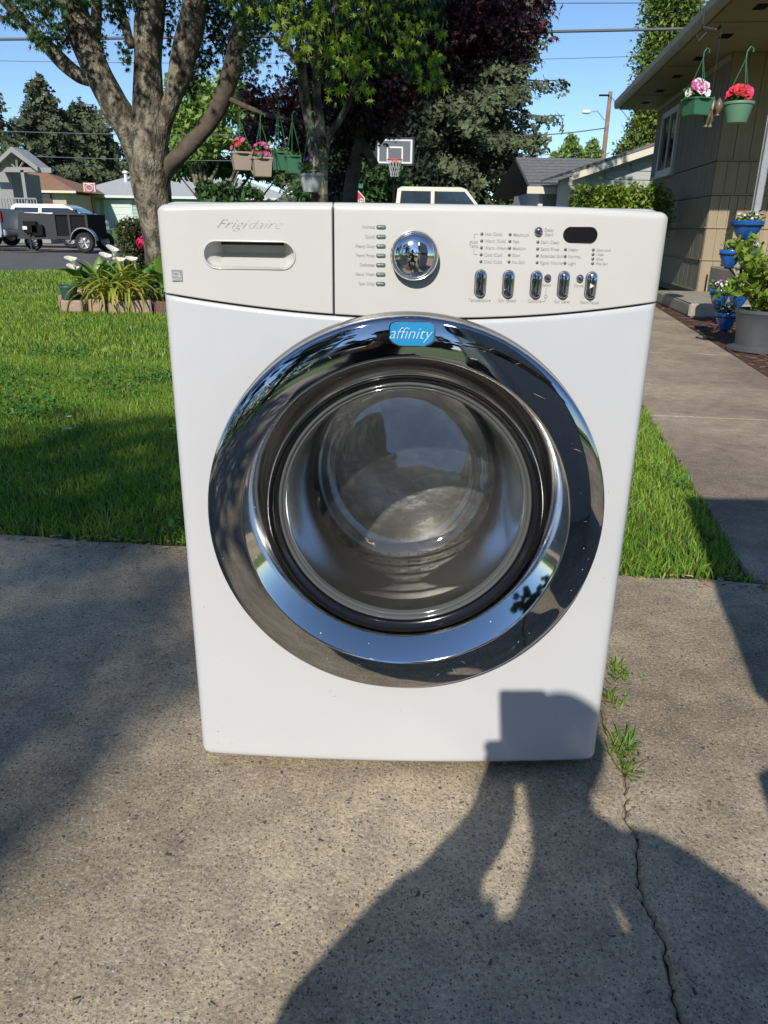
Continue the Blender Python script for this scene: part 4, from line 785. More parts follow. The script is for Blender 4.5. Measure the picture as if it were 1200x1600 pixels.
q = M(); q.box((0, .055, .84), (.66, .008, .13)); q.build('seam_backing', Mgap, wsh)
q = M(); q.box((0, .031, .05), (.60, .006, .04)); q.build('kick_backing', Mgap, wsh)
# --- door
door = wsh
def ringpart(name, prof, m, n=160, smooth=True, angle=35, parent=wsh, **k):
    q = M(); q.lathe(prof, (DC[0], 0, DC[1]), n, axis='y'); return q.build(name, m, parent, smooth=smooth, angle=angle, **k)
yb = -BOW
dr = ringpart('door', [(.276, -.030), (.2895, -.026), (.2915, -.020), (.2920, -.010), (.2900, -.004), (.2900, .012)][::1], Mrim)
pr = [(.2385, -.0565)]
for u in np.linspace(0, 1, 14): r_ = .239+(.2855-.239)*u; pr.append((r_, -.0565+.0015*u+.0085*u**3*.62))
e0_ = pr[-1]; pr += [(.2880, e0_[1]+.0022), (.2895, e0_[1]+.0055), (.2900, e0_[1]+.011), (.2900, -.030), (.288, -.0275)]
ringpart('outer_chrome_ring', pr, Mchr, parent=dr, angle=60)
ringpart('inner_chrome_bevel', [(.2388, -.0564), (.2365, -.0560), (.2350, -.0545), (.2270, -.0450), (.2190, -.0350), (.2110, -.0240), (.2060, -.0165), (.2050, -.0130)], Mchr2, parent=dr, angle=60)
ringpart('black_gasket', [(.2052, -.0132), (.2040, -.0140), (.2020, -.0100), (.1985, -.0040), (.1945, -.0020), (.1930, .0060), (.1930, .03)], Mblk, parent=dr)
gl = glassmat('bowl_glass', (.80, .81, .80), .02, 1.75, haze=.05); glw = glassmat('bowl_wall_glass', (.42, .43, .42), .22, 1.18, haze=.05, gc=.45)
Mgrim = mat('glass_rim', (.10, .105, .105), .08, coat=.6)
ringpart('glass_lip', [(.1928, .004), (.1915, -.0005), (.1895, -.0015), (.1875, .0005), (.186, .004), (.1850, .003), (.1835, .0025), (.1815, .006), (.1800, .012)], Mgrim, parent=dr, angle=80)
bp = [(.1800, .012), (.1770, .022), (.1720, .040), (.1660, .058), (.1590, .074), (.1510, .086), (.1420, .0935), (.130, .098), (.10, .1035), (.06, .1065), (.02, .1078), (.0005, .108)]
def bowlpart(name, prof, m_, par):
    q = M(); q.lathe(prof, (DC[0], 0, DC[1]), 96, axis='y'); v = q.v[-1]; v[:, 1] += .27*(v[:, 2]-DC[1])*np.clip((v[:, 1]-.012)/.19, 0, 1)**1.5; return q.build(name, m_, par, smooth=True)
wp = [(.1800, .012), (.1785, .020), (.1765, .035), (.1740, .06), (.1715, .09), (.1690, .12), (.1665, .15), (.1635, .175), (.1585, .192), (.1515, .202)]
bowl = bowlpart('glass_bowl', wp, glw, dr)
bowlpart('bowl_face', [(.1515, .202), (.145, .2065), (.13, .2090), (.10, .2105), (.06, .2110), (.02, .2115), (.0005, .2115)], gl, bowl)
# drum behind the glass
Mdk = mat('gasket_bellows', (.045, .046, .048), .45)
ringpart('rubber_bellows', [(.200, .012), (.205, .03), (.196, .05), (.206, .065), (.198, .085), (.208, .10)], Mdk, parent=wsh, n=72)
q = M(); DZ = DC[1]-.012; q.lathe([(.205, .105), (.232, .112), (.236, .12), (.238, .40), (.225, .425), (.14, .432), (.11, .445), (.0005, .447)], (0, 0, DZ), 72, axis='y'); drum = q.build('drum', Mdrum, wsh, smooth=True, angle=40)
for k in range(3):
    a = math.radians(-28+120*k); q = M(); c_, s_ = math.cos(a), math.sin(a)
    cs = [(-.035, .237), (-.022, .205), (0, .192), (.022, .205), (.035, .237)]
    vs = [(u*-s_+w_*c_, y, DZ+u*c_+w_*s_) for y, k2 in ((.13, .9), (.16, 1), (.37, 1), (.40, .9)) for u, w_ in [(a_, .237-(.237-b_)*k2) for a_, b_ in cs]]
    q.add(vs, [(j*5+i, j*5+i+1, (j+1)*5+i+1, (j+1)*5+i) for j in range(3) for i in range(4)]); q.build('drum_baffle', Mdrum, drum, smooth=True)
for rr_ in np.linspace(.135, .37, 7):
    q = M(); q.lathe([(.2372, rr_-.003), (.2345, rr_), (.2372, rr_+.003)], (0, 0, DZ), 60, axis='y'); q.build('drum_rib', Mdrum, drum, smooth=True)
q = M(); hv = []
for j, y in enumerate(np.linspace(.15, .39, 13)):
    for k in range(72): a = 2*math.pi*(k+.5*(j % 2))/72; hv.append((.2368, a, y))
hv = np.array(hv); T_ = np.array([(math.cos(t), math.sin(t)) for t in np.arange(6)*math.pi/3])*.0024
cs_, sn_ = np.cos(hv[:, 1]), np.sin(hv[:, 1]); v = np.zeros((len(hv), 6, 3)); v[:, :, 0] = (hv[:, 0]*cs_)[:, None]-sn_[:, None]*T_[None, :, 0]; v[:, :, 2] = DZ+(hv[:, 0]*sn_)[:, None]+cs_[:, None]*T_[None, :, 0]; v[:, :, 1] = hv[:, 2][:, None]+T_[None, :, 1]
fastmesh('drum_holes', v, [(0, 1, 2, 3, 4, 5)], Mslot, drum, kind='stuff')
# latch and badge
q = M(); la = onY(868, 714, -.035); q.box((.2215, -.042, la[2]), (.016, .022, .016), bev=.004); q.build('latch', Mchr2, dr)
b0, b1, bt, bb = onY(609, 520, -.055), onY(679, 520, -.055), onY(645, 503, -.055), onY(645, 540, -.055)
bx, bz, bw, bhh = (b0[0]+b1[0])/2, (bt[2]+bb[2])/2, (b1[0]-b0[0])/2, (bt[2]-bb[2])/2
poly = [(-.72, 1), (.72, 1), (.93, .82), (1, .55), (.97, -.5), (.82, -.78), (.55, -1), (-.55, -1), (-.82, -.78), (-.97, -.5), (-1, .55), (-.93, .82)]
lean_ = V(0, .10, 1)/math.hypot(.10, 1); nrm_ = V(0, -1, .10)/math.hypot(.10, 1)
q = M(); n = len(poly); by = -.0585
rows_ = [(1.0, 0), (1.0, .0022), (.96, .0034)]
v = [V(bx, by, bz)+V(1, 0, 0)*a*bw*k_+lean_*b*bhh*k_+nrm_*h_ for k_, h_ in rows_ for a, b in poly]
q.add(v, [(l*n+i, l*n+(i+1) % n, (l+1)*n+(i+1) % n, (l+1)*n+i) for l in (0, 1) for i in range(n)]+[tuple(range(2*n, 3*n))]); badge = q.build('badge', Mbadge, dr)
Mbt = mat('badge_lettering', (.42, .68, .86), .4)
text('affinity', (bx-.0035, by-.0042, bz+.001), .0215, Mbt, badge, align='CENTER', shear=.35, sx=.98, fat=-.0002)
q = M(); v2 = [V(bx, by, bz)+V(1, 0, 0)*a*bw*1.05+lean_*b*bhh*1.06+nrm_*h_ for h_ in (-.002, .0012) for a, b in poly]; q.add(v2, [(i, (i+1) % n, n+(i+1) % n, n+i) for i in range(n)]+[tuple(range(n, 2*n))]); q.build('badge_frame', Mchr2, badge)
# --- knob
kc = FPt(647, 399); ks = pxm(kc); ky = float(ysurf(kc[0]))
q = M(); q.lathe([(36.5*ks, .001), (37.5*ks, -.006), (37*ks, -.016), (35.5*ks, -.0185), (33.2*ks, -.0178), (32.6*ks, -.0160)], (kc[0], ky, kc[2]), 72, axis='y'); kb = q.build('selector_knob', mat('satin_silver', (.72, .73, .74), .16, metal=.9), cpn, smooth=True, angle=60)
pr = [(32.8*ks*math.cos(a), -.0160-.0125*math.sin(a)) for a in np.linspace(0, math.pi/2, 14)]; pr[-1] = (.0002, -.0285)
q = M(); q.lathe(pr, (kc[0], ky, kc[2]), 72, axis='y'); q.build('knob_dome', Mchr2, kb, smooth=True)
# --- capsule shapes on the panel
def capsule(name, px, py, wpx, hpx, dep, m, parent, dome=True, label=None):
    c = FPt(px, py); s = pxm(c); y0 = float(ysurf(c[0])); w_, h_ = wpx*s/2, hpx*s/2; r = min(w_, h_); out = []
    for k in range(24):
        a = 2*math.pi*k/24; out.append((math.cos(a)*r+np.sign(math.cos(a))*(w_-r), math.sin(a)*r+np.sign(math.sin(a) if abs(math.sin(a)) > 1e-9 else 1)*(h_-r)))
    q = M(); lv = [(1, .001), (1, -dep*.5)]+([(math.cos(t), -dep*.5-dep*.5*math.sin(t)) for t in (.35, .7, 1.05, 1.35)] if dome else [(.97, -dep)]); n = 24; vs = []
    for k_, y in lv:
        for a, b in out:
            ax_ = np.sign(a)*max(abs(a)-(1-k_)*r, 0); bx_ = np.sign(b)*max(abs(b)-(1-k_)*r, 0); vs.append((c[0]+ax_, y0+y, c[2]+bx_))
    q.add(vs, [(l*n+i, l*n+(i+1) % n, (l+1)*n+(i+1) % n, (l+1)*n+i) for l in range(len(lv)-1) for i in range(n)]+[tuple(range((len(lv)-1)*n, len(lv)*n))])
    return q.build(name, m, parent, smooth=True, angle=50, label=label)
for i, (t_, y) in enumerate(zip(('Normal', 'Quick', 'Heavy Duty', 'Perm Press', 'Delicates', 'Hand Wash', 'Spin Only'), (354.8, 369.8, 384.8, 399.4, 414, 428.8, 443.4))):
    x = 595.5-.15*i; capsule('indicator_frame', x, y, 15, 6, .0012, Mdot, cpn, False); capsule('indicator_light', x, y, 12.4, 3.8, .0022, Mled, cpn)
    p = FPt(x-9.5, y); text(t_, p, .0059, Mlab, cpn, align='RIGHT', ysurf=ysurf, sx=.92, fat=.00008)
def dots(col, x0, y0, dy, names, sh=0, h=.0060, dx=-.42):
    for i, s_ in enumerate(names):
        x = x0+dx*i; y = y0+dy*i; capsule('indicator_dot', x, y, 4.6, 4.6, .0014, Mdot, cpn); text(s_, FPt(x+4.6, y+.4), h, Mlab, cpn, ysurf=ysurf, shear=sh, sx=.9, fat=.00008)
dots(1, 753, 365.4, 10.8, ('Hot /Cold', 'Warm /Cold', 'Warm /Warm', 'Cold /Cold', 'Cold /Cold')); dots(2, 797, 366.3, 10.7, ('Maximum', 'Fast', 'Medium', 'Slow', 'No Spin'))
dots(3, 840.4, 378, 10.7, ('Stain Clean', 'Extra Rinse', 'Extended Spin', 'Signal Volume')); dots(4, 883.4, 389.6, 10.7, ('Heavy', 'Normal', 'Light')); dots(5, 927, 390.2, 7.1, ('Door Lock', 'Wash', 'Rinse', 'Final Spin'), .3, .0048)
for s_, x, y, h in (('Auto', 740, 378, .0060), ('Temp', 740, 384.5, .0060), ('Delay', 858, 359.5, .0060), ('Start', 858, 366.5, .0060), ('Temperature', 749, 469, .0062), ('Spin Speed', 792, 469.6, .0062), ('Options', 835, 470.4, .0062), ('Soil Level', 878, 471.3, .0062), ('Start/Pause', 921, 472.6, .0062), ('Select', 854, 445.3, .0054), ('Cancel', 904.5, 446.3, .0054)):
    text(s_, FPt(x, y), h, Mlab, cpn, align='CENTER', ysurf=ysurf, sx=.92, fat=.00008)
capsule('display_window', 906.5, 367, 54, 24, .0016, Mblk, cpn, False)
for pts in (((747, 365.5), (741, 365.5), (741, 373)), ((740.5, 389.5), (740.5, 397.5), (746, 397.5)), ((853.5, 449), (852.5, 460)), ((852, 466), (851, 471), (845, 471))):
    P = [FPt(*a) for a in pts]; P = [V(p[0], float(ysurf(p[0]))-.0004, p[2]) for p in P]; q = M(); q.tube(P, .00035, 4); q.build('legend_line', Mlab, cpn)
p = FPt(852.5, 463); q = M(); q.lathe([(.0018, 0), (.0026, -.0006), (.0018, -.0008)], (p[0], float(ysurf(p[0])), p[2]), 12, axis='y'); q.build('legend_ring', Mlab, cpn)
Mchb = chrome('button_chrome', (.50, .52, .56), .05)
for x, y in ((750.5, 443), (794, 444), (837.3, 444.8), (880, 445.2), (923, 446.2)):
    capsule('button_bezel', x, y, 19, 42.5, .0012, Mrim, cpn, False); bt_ = capsule('button', x, y, 16.4, 40, .0075, Mchb, cpn)
p = FPt(923, 446.2); q = M(); q.add([(p[0]-.003, float(ysurf(p[0]))-.0079, p[2]-.0035), (p[0]+.003, float(ysurf(p[0]))-.0079, p[2]), (p[0]-.003, float(ysurf(p[0]))-.0079, p[2]+.0035)], [(0, 1, 2)]); q.build('play_mark', Mwhite, bt_)
for x, y, r in ((841, 361.3, 13), (855.3, 433.7, 11), (905.6, 434.2, 11)): capsule('round_button', x, y, r, r, .006, Mchb, cpn)
# printed marks on the drawer
p = FPt(336, 350); text('Frigi', p, .0165, Mlogo, drw, name='brand_script', shear=.6, ysurf=ysurf, sx=1.38, fat=-.00042); text('daire', FPt(384, 350.5), .0165, mat('worn_logo', (.47, .47, .46), .4), drw, name='brand_script', shear=.6, ysurf=ysurf, sx=1.38, fat=-.00042, label='worn pale second half of the script')
c = FPt(277, 430.5); s = pxm(c)*8.2; y0 = float(ysurf(c[0]+s))-.0003-.0004
fr = (V(c[0], y0, c[2]), (1, 0, 0), (0, 0, 1), (0, -1, 0)); q = M(); q.prism([(-s, -s*1.05), (s, -s*1.05), (s, s*1.05), (-s, s*1.05)], .0003, fr); est = q.build('energy_sticker', Mlogo, drw)
q = M(); y1 = y0-.0005; arc = [(c[0]+s*.75*math.cos(a)-.1*s, y1, c[2]-.25*s+s*.85*math.sin(a)) for a in np.radians(np.linspace(20, 165, 12))]; q.tube(arc, s*.06, 4)
st = [(c[0]+s*.5+s*.3*(1 if k % 2 == 0 else .42)*math.sin(k*math.pi/5), y1, c[2]-.15*s+s*.3*(1 if k % 2 == 0 else .42)*math.cos(k*math.pi/5)) for k in range(10)]; q.add(st, [tuple(range(10))])
q.add([(c[0]-s*.9, y1, c[2]-s*.52), (c[0]+s*.9, y1, c[2]-s*.52), (c[0]+s*.9, y1, c[2]-s*.48), (c[0]-s*.9, y1, c[2]-s*.48)], [(0, 1, 2, 3)]); q.build('emblem', Mwhite, est)
text('ENERGY STAR', V(c[0], y1, c[2]-s*.75), s*.36, Mwhite, est, align='CENTER', sx=.85); text('energy', V(c[0]-.15*s, y1, c[2]-s*.05), s*.5, Mwhite, est, align='CENTER', shear=.4)
# scuffs on the paint
Msc = mat('scuff', (.36, .34, .30), .7); Msc2 = mat('pale_scuff', (.86, .86, .86), .5)
rg = np.random.default_rng(77)
sw_ = M()
for _ in range(14):
    a = rg.uniform(0, 6.28); r_ = rg.uniform(.245, .278); u = (r_-.239)/.0465; b = rg.uniform(0, 3.14); l = rg.uniform(.002, .012); p = V(r_*math.cos(a), -.0566+.0015*u+.0053*u**3, DC[1]+r_*math.sin(a)); d = V(math.cos(b), 0, math.sin(b))*l
    sw_.tube([p-d, p, p+d], [.00005, .00014, .00005], 3)
for _ in range(18):
    a = rg.uniform(0, 6.28); r_ = rg.uniform(.243, .283); u = (r_-.239)/.0465; p = V(r_*math.cos(a), -.0568+.0015*u+.0053*u**3, DC[1]+r_*math.sin(a)); s__ = rg.uniform(.0003, .0009); sw_.tube([p, p+V(s__, 0, s__)], [s__*.5, s__*.3], 5)
sw_.build('chrome_scratches', Msc2, dr, kind='stuff')
sc = M()
for x, y, l, a in ((516, 1078, 5, .6), (524, 1086, 7, .1), (340, 1145, 4, 1.3), (340, 1163, 3, .3), (626, 1108, 2, 1), (892, 1188, 3, .2), (945, 905, 3, 0), (318, 950, 3, 1), (870, 1120, 3, .5)):
    p = onY(x, y, -.006); p[1] = float(ysurf(p[0]))-.0005; d = V(math.cos(a), 0, math.sin(a))*l*pxm(p)/2; sc.tube([p-d, p, p+d], [.0002, .0006, .0002], 4)
for _ in range(46):
    x, z = rg.uniform(-.33, .33), rg.uniform(.03, .72)
    if math.hypot(x, z-.485) < .30: continue
    a = rg.uniform(0, 3.1); l = rg.uniform(.0004, .0028); p = V(x, float(ysurf(x))-.0003, z); d = V(math.cos(a), 0, math.sin(a))*l; sc.tube([p-d, p, p+d], [.0001, .00035, .0001], 4)
sc.build('scuff_marks', Msc, wsh, kind='stuff')
# ------------------------------------------------------------------ photographer (seen in the chrome and as a shadow), phone, grey appliances
def skin(name, verts, edges, rad, m, parent, sub=2, root=0):
    org = wl(parent); me = bpy.data.meshes.new(name); me.from_pydata([tuple(np.array(v)-org) for v in verts], edges, []); o = bpy.data.objects.new(name, me); S.collection.objects.link(o)
    o.modifiers.new('s', 'SKIN'); sv = me.skin_vertices[0].data
    for i, r in enumerate(rad): sv[i].radius = (r, r) if np.isscalar(r) else r
    sv[root].use_root = True; o.modifiers[0].use_smooth_shade = True
    mo = o.modifiers.new('d', 'SUBSURF'); mo.levels = mo.render_levels = sub
    dg = bpy.context.evaluated_depsgraph_get(); m2 = bpy.data.meshes.new_from_object(o.evaluated_get(dg)); bpy.data.objects.remove(o); m2.name = name; m2.materials.clear(); m2.materials.append(m)
    o = bpy.data.objects.new(name, m2); S.collection.objects.link(o); o.parent = parent; WL[o.name] = org; return o
Msk = mat('skin', (.42, .25, .18), .55); Mshirt = mat('dark_shirt', (.03, .032, .04), .85); Mtr = mat('grey_trousers', (.16, .15, .15), .85); Mhair = mat('hair', (.03, .02, .015), .7); Mshoe = mat('shoe', (.02, .02, .02), .6)
prs = thing('person', (-.2, -1.8, 0), 'person in dark shirt squatting to hold up a phone, mirrored in the door ring', 'person')
U_, F_, R_ = UP, FW, RT
PH = C0-F_*.0075-U_*.065-R_*.024                 # phone centre, lens near its top right corner
hL = PH-R_*.045-U_*.045-F_*.012; hR = PH+R_*.045-U_*.045-F_*.012
P = [(-.12, -2.0, .42), (-.12, -1.90, .58), (-.11, -1.80, .73), (-.10, -1.70, .87), (-.10, -1.66, 1.0), (-.112, -1.61, 1.11), (-.112, -1.60, 1.19),
     (-.28, -1.71, .86), (-.37, -1.54, .71), hL+V(-.012, -.07, -.05), hL+V(0, -.012, 0),
     (.08, -1.71, .865), (.19, -1.53, .79), hR+V(.03, -.07, -.05), hR+V(0, -.012, 0),
     (-.25, -1.97, .40), (-.35, -1.49, .44), (-.32, -1.80, .10), (-.33, -1.64, .045), (.01, -1.97, .40), (.11, -1.49, .44), (.08, -1.80, .10), (.09, -1.64, .045)]
E_ = [(0, 1), (1, 2), (2, 3), (3, 4), (4, 5), (5, 6), (3, 7), (7, 8), (8, 9), (9, 10), (3, 11), (11, 12), (12, 13), (13, 14), (0, 15), (15, 16), (16, 17), (17, 18), (0, 19), (19, 20), (20, 21), (21, 22)]
R0 = [.13, .12, .12, .085, .05, .066, .058, .06, .05, .04, .03, .06, .055, .03, .03, .09, .06, .045, .035, .09, .06, .045, .035]
skin('body', P, E_, R0, Msk, prs)
skin('shirt', [P[i] for i in (0, 1, 2, 3, 7, 8, 11, 12)]+[np.array(P[8])*.35+np.array(P[9])*.65, np.array(P[12])*.25+np.array(P[13])*.75], [(0, 1), (1, 2), (2, 3), (3, 4), (4, 5), (5, 8), (3, 6), (6, 7), (7, 9)], [.145, .135, .135, .105, .075, .065, .078, .08, .055, .062], Mshirt, prs)
skin('trousers', [P[i] for i in (0, 15, 16, 17, 19, 20, 21)], [(0, 1), (1, 2), (2, 3), (0, 4), (4, 5), (5, 6)], [.155, .11, .075, .06, .11, .075, .06], Mtr, prs)
q = M(); q.lathe([(.001, 1.25), (.045, 1.242), (.074, 1.217), (.083, 1.176), (.083, 1.135), (.07, 1.105)], (-.113, -1.625, 0), 20); q.build('hair', Mhair, prs, smooth=True)
for sx in (-.33, .09): q = M(); q.box((sx, -1.68, .05), (.10, .28, .09), bev=.03); q.build('shoe', Mshoe, prs, smooth=True)
q = M(); hc = V(-.112, -1.535, 1.13); q.tube([hc+V(0, .0, .02), hc+V(0, .022, -.018)], [.010, .014], 8)
for sx in (-.1, .1): q.tube([V(-.112+sx*.78, -1.61, 1.15), V(-.112+sx*.78, -1.61, 1.11)], [.016, .010], 8)
q.build('face_features', Msk, prs, smooth=True)
q = M()
for sx in (-.034, .034): q.lathe([(.0, .012), (.008, .009), (.012, 0), (.008, -.009), (0, -.012)], V(-.112+sx*.8, -1.542, 1.145), 10)
q.build('eyes', mat('eye', (.05, .04, .03), .2), prs, smooth=True)
for h, sg in ((hL, -1), (hR, 1)):                # fingers wrap round the phone edges from behind
    for k in range(4):
        b = h-U_*(.020*(k-1.5))+R_*sg*.004; ln = (.9, 1, .95, .75)[k]
        q = M(); q.tube([b-F_*.012, b+R_*sg*.012, b+F_*.014+R_*sg*.008, b+F_*.020-R_*sg*.014*ln, b+F_*.021-R_*sg*.032*ln], [.010, .0095, .009, .008, .006], 8); q.build('finger', Msk, prs, smooth=True)
    b = h+U_*.03; q = M(); q.tube([h-F_*.01+R_*sg*.006, b-F_*.012, b-F_*.012+U_*.015-R_*sg*.012, b-F_*.010+U_*.03-R_*sg*.022], [.012, .011, .010, .007], 8); q.build('thumb', Msk, prs, smooth=True)
pho = thing('phone', PH, 'black smartphone held upright in both hands, seen mirrored in the chrome', 'phone')
Rp = np.stack([R_, F_, U_], 1)
q = M(); q.box(PH, (.0775, .008, .160), R=Rp, bev=.0035); q.build('case', Mblk, pho)
q = M(); q.box(PH-F_*.0043, (.070, .0008, .150), R=Rp); q.build('screen', mat('screen', (.02, .02, .025), .1), pho)
for dx, dz in ((.024, .044), (.006, .055), (.006, .035)): q = M(); q.lathe([(.0065, 0), (.0065, .0015), (.004, .002), (0, .001)], PH+R_*dx+U_*dz+F_*.004, 14, ax=(R_, U_, F_)); q.build('lens', Mblk, pho)
Mgs = mat('grey_steel', (.36, .39, .43), .42, metal=.2); Mlgp = mat('light_front_panel', (.62, .64, .66), .4)
for z0, z1, lab, dx in ((.0, .87, 'grey sided dryer standing on the driveway right of the photographer', .0), (1.0, 1.86, 'upper grey sided washer raised on blocks over the dryer', .05)):
    st = thing('stacked_appliance', (.78, -1.60, z0), lab, 'dryer' if z0 == 0 else 'washer', 'stacked grey appliances')
    q = M(); q.box((.715+dx, -1.60, (z0+z1)/2), (.70, .74, z1-z0), bev=.02); q.build('cabinet', Mgs, st)
    q = M(); q.box((.35+dx, -1.60, (z0+z1)/2), (.045, .735, z1-z0-.01), bev=.015); q.build('front_panel', Mlgp, st)
    q = M(); q.lathe([(.24, 0), (.24, .03), (.18, .04), (.17, .02), (0, .02)], (.325+dx, -1.60, z0+.40), 40, ax=(V(0, 1, 0), V(0, 0, 1), V(-1, 0, 0))); q.build('door', Mblk, st, smooth=True, angle=40)
for y_ in (-1.85, -1.35): q = M(); q.box((.86, y_, .935), (.5, .1, .128)); q.build('wood_block', Mbrn, loc=(.86, y_, .87), label='wooden block under the %s edge of the upper appliance' % ('rear' if y_ < -1.6 else 'front'), cat='block', group='blocks between appliances')

# ------------------------------------------------------------------ vehicles
Mtyre = mat('tyre', (.02, .02, .02), .85); Mrimc = mat('wheel_rim', (.5, .5, .52), .35, metal=.7); Mvsil = mat('silver_paint', (.42, .45, .50), .3, metal=.4, coat=.6); Mvwh = mat('white_paint', (.78, .78, .78), .3, coat=.6); Mvbe = mat('beige_paint', (.66, .60, .47), .35, coat=.5); Mvblk = mat('black_plastic', (.03, .03, .03), .6)
Mtl = mat('tail_lamp', (.4, .02, .02), .25, coat=.6); Mhl = mat('headlamp', (.7, .72, .75), .15)
Mvgl = mat('car_glass', (.03, .045, .06), .05, spec=.9)
def wheel(c, r, wd, parent, A, side):       # A = axle direction
    a = unit(V(*A)); b = V(0, 0, 1); d = np.cross(a, b)
    q = M(); q.lathe([(r*.62, -wd/2), (r*.93, -wd/2), (r, -wd*.3), (r, wd*.3), (r*.93, wd/2), (r*.62, wd/2)], c, 26, ax=(d, b, a)); w_ = q.build('wheel', Mtyre, parent, smooth=True, angle=50)
    q = M(); q.lathe([(r*.64, side*wd*.42), (r*.58, side*wd*.3), (r*.5, side*wd*.12), (r*.2, side*wd*.2), (0.001, side*wd*.24)], c, 20, ax=(d, b, a))
    for k in range(6):
        t = k*math.pi/3; dd = d*math.cos(t)+b*math.sin(t); q.tube([np.array(c)+dd*r*.15+a*side*wd*.3, np.array(c)+dd*r*.6+a*side*wd*.42], [r*.09, r*.07], 5)
    q.build('rim', Mrimc, w_, smooth=True, angle=30)
def truck(x, y, ang, label, m, L=5.3, H=1.8, W=1.9, cab=(.30, .72), bedh=1.15, cat='pickup truck', wr=.38, name='pickup_truck', full=False, group=None):
    """local x = forward; nose at +L/2. cab spans fractions from nose"""
    f = V(math.cos(ang), math.sin(ang), 0); s = V(-math.sin(ang), math.cos(ang), 0); up = V(0, 0, 1); O = V(x, y, 0); t = thing(name, (x, y, 0), label, cat, group)
    fr = lambda off, d: (O+s*off, f, up, s*1.0)
    xn, xr = L/2, -L/2; cf, cr = xn-L*cab[0], xn-L*cab[1]; wf, wrr = xn-L*.19, xr+L*.22; g = .42
    def arch(cx): return [(cx+wr*1.22*math.cos(a), max(g, wr+wr*1.22*math.sin(a))) for a in np.radians([0, 25, 50, 75, 90, 105, 130, 155, 180])]
    low = [(xn-.05, g), (xn, g+.1), (xn-.02, .95), (xn-.25, 1.05), (cf+.25, bedh)]+([(xr+.03, bedh)] )+[(xr, bedh-.08), (xr, g+.12), (xr+.05, g)]
    bot = [(a, b) for a, b in arch(wrr)[::-1]]+[(a, b) for a, b in arch(wf)[::-1]]
    poly = low+bot
    q = M(); q.prism(poly, W, (O-s*W/2, f, up, s)); body = q.build('body', m, t)
    # greenhouse, tapered in plan
    hgt = H; a0, a1 = cf+.25, (cr if not full else xr+.15); 
    gp = [(a0, bedh-.01), (a0-.62, hgt-.06), (a0-.80, hgt), (a1+.22, hgt), (a1+.08, hgt-.07), (a1, bedh-.01)]
    q = M(); v = []
    for sd in (-1, 1):
        for a, b in gp: k = (b-bedh)/(H-bedh); v.append(O+f*a+s*sd*(W/2-.02-.16*k)+up*b)
    q.add(v, [tuple(range(5, -1, -1)), tuple(range(6, 12))]+[(i, (i+1) % 6, 6+(i+1) % 6, 6+i) for i in range(6)]); cabo = q.build('cab', m, t)
    def sidept(a, b, sd, o=.012): k = (b-bedh)/(H-bedh); return O+f*a+s*sd*(W/2-.02-.16*k+o)+up*b
    ins = .09; zt_, zb_ = H-.13, bedh+.06; fa = lambda z: a0-.62*(z-bedh)/(H-.06-bedh)
    mid = (a0-.3+a1)/2-.1
    for sd in (-1, 1):
        for (xa0, xa1, xb0, xb1) in ((fa(zb_)-.12, fa(zt_)-.12, mid+.06, mid+.06), (mid-.06, mid-.06, a1+.14, a1+.2)):
            q = M(); P_ = [sidept(xa0, zb_, sd), sidept(xa1, zt_, sd), sidept(xb1, zt_, sd), sidept(xb0, zb_, sd)]; q.add(P_+[p-s*sd*.02 for p in P_], [(0, 1, 2, 3), (7, 6, 5, 4)]+[(i, (i+1) % 4, 4+(i+1) % 4, 4+i) for i in range(4)]); q.build('side_window', Mvgl, cabo)
        q = M(); q.tube([sidept(mid+.0, bedh-.5, sd, -.02), sidept(mid, bedh-.02, sd, .0)], .008, 4); q.build('door_line', Mvblk, cabo)
        q = M(); q.box(O+f*(mid+.22)+s*sd*(W/2+.005)+up*(bedh-.12), (.16, .03, .03), rz=ang); q.build('door_handle', Mvblk, cabo)
        q = M(); q.box(O+f*(a0-.28)+s*sd*(W/2+.1)+up*(bedh+.1), (.12, .18, .16), rz=ang, bev=.02); q.build('mirror', Mvblk, cabo)
        wheel(O+f*wf+s*sd*(W/2-.11)+up*wr, wr, .22, t, s, sd); wheel(O+f*wrr+s*sd*(W/2-.11)+up*wr, wr, .22, t, s, sd)
        q = M(); q.box(O+f*(xn-.04)+s*sd*(W/2-.25)+up*.85, (.12, .36, .18), rz=ang, bev=.03); q.build('headlight', Mhl, t)
        q = M(); q.box(O+f*(xr+.02)+s*sd*(W/2-.1)+up*(bedh-.22), (.1, .16, .34), rz=ang, bev=.02); q.build('tail_light', Mtl, t)
    for (a, b, nm) in ((a0, a0-.62, 'windshield'), (a1, a1+.08, 'rear_window')):
        zz0, zz1 = bedh+.05, H-.1; P_ = []
        for z, sd in ((zz0, -1), (zz0, 1), (zz1, 1), (zz1, -1)):
            k = (z-bedh)/(H-.06-bedh); P_.append(O+f*(a+(b-a)*k+(.012 if nm == 'windshield' else -.012))+s*sd*(W/2-.12-.16*k)+up*z)
        q = M(); d_ = f*(.02 if nm == 'windshield' else -.02); q.add([p-d_ for p in P_]+P_, [(0, 1, 2, 3), (7, 6, 5, 4)]+[(i, (i+1) % 4, 4+(i+1) % 4, 4+i) for i in range(4)]); q.build(nm, Mvgl, cabo)
    for xx, nm in ((xn+.03, 'front_bumper'), (xr-.04, 'rear_bumper')): q = M(); q.box(O+f*xx+up*.55, (.16, W*.97, .2), rz=ang, bev=.04); q.build(nm, Mrimc, t)
    if not full:
        q = M(); q.box(O+f*((a1+xr)/2)+up*(bedh+.006), ((a1-xr)*.9, W*.86, .02), rz=ang); q.build('cargo_bed', Mvblk, t)
    return t
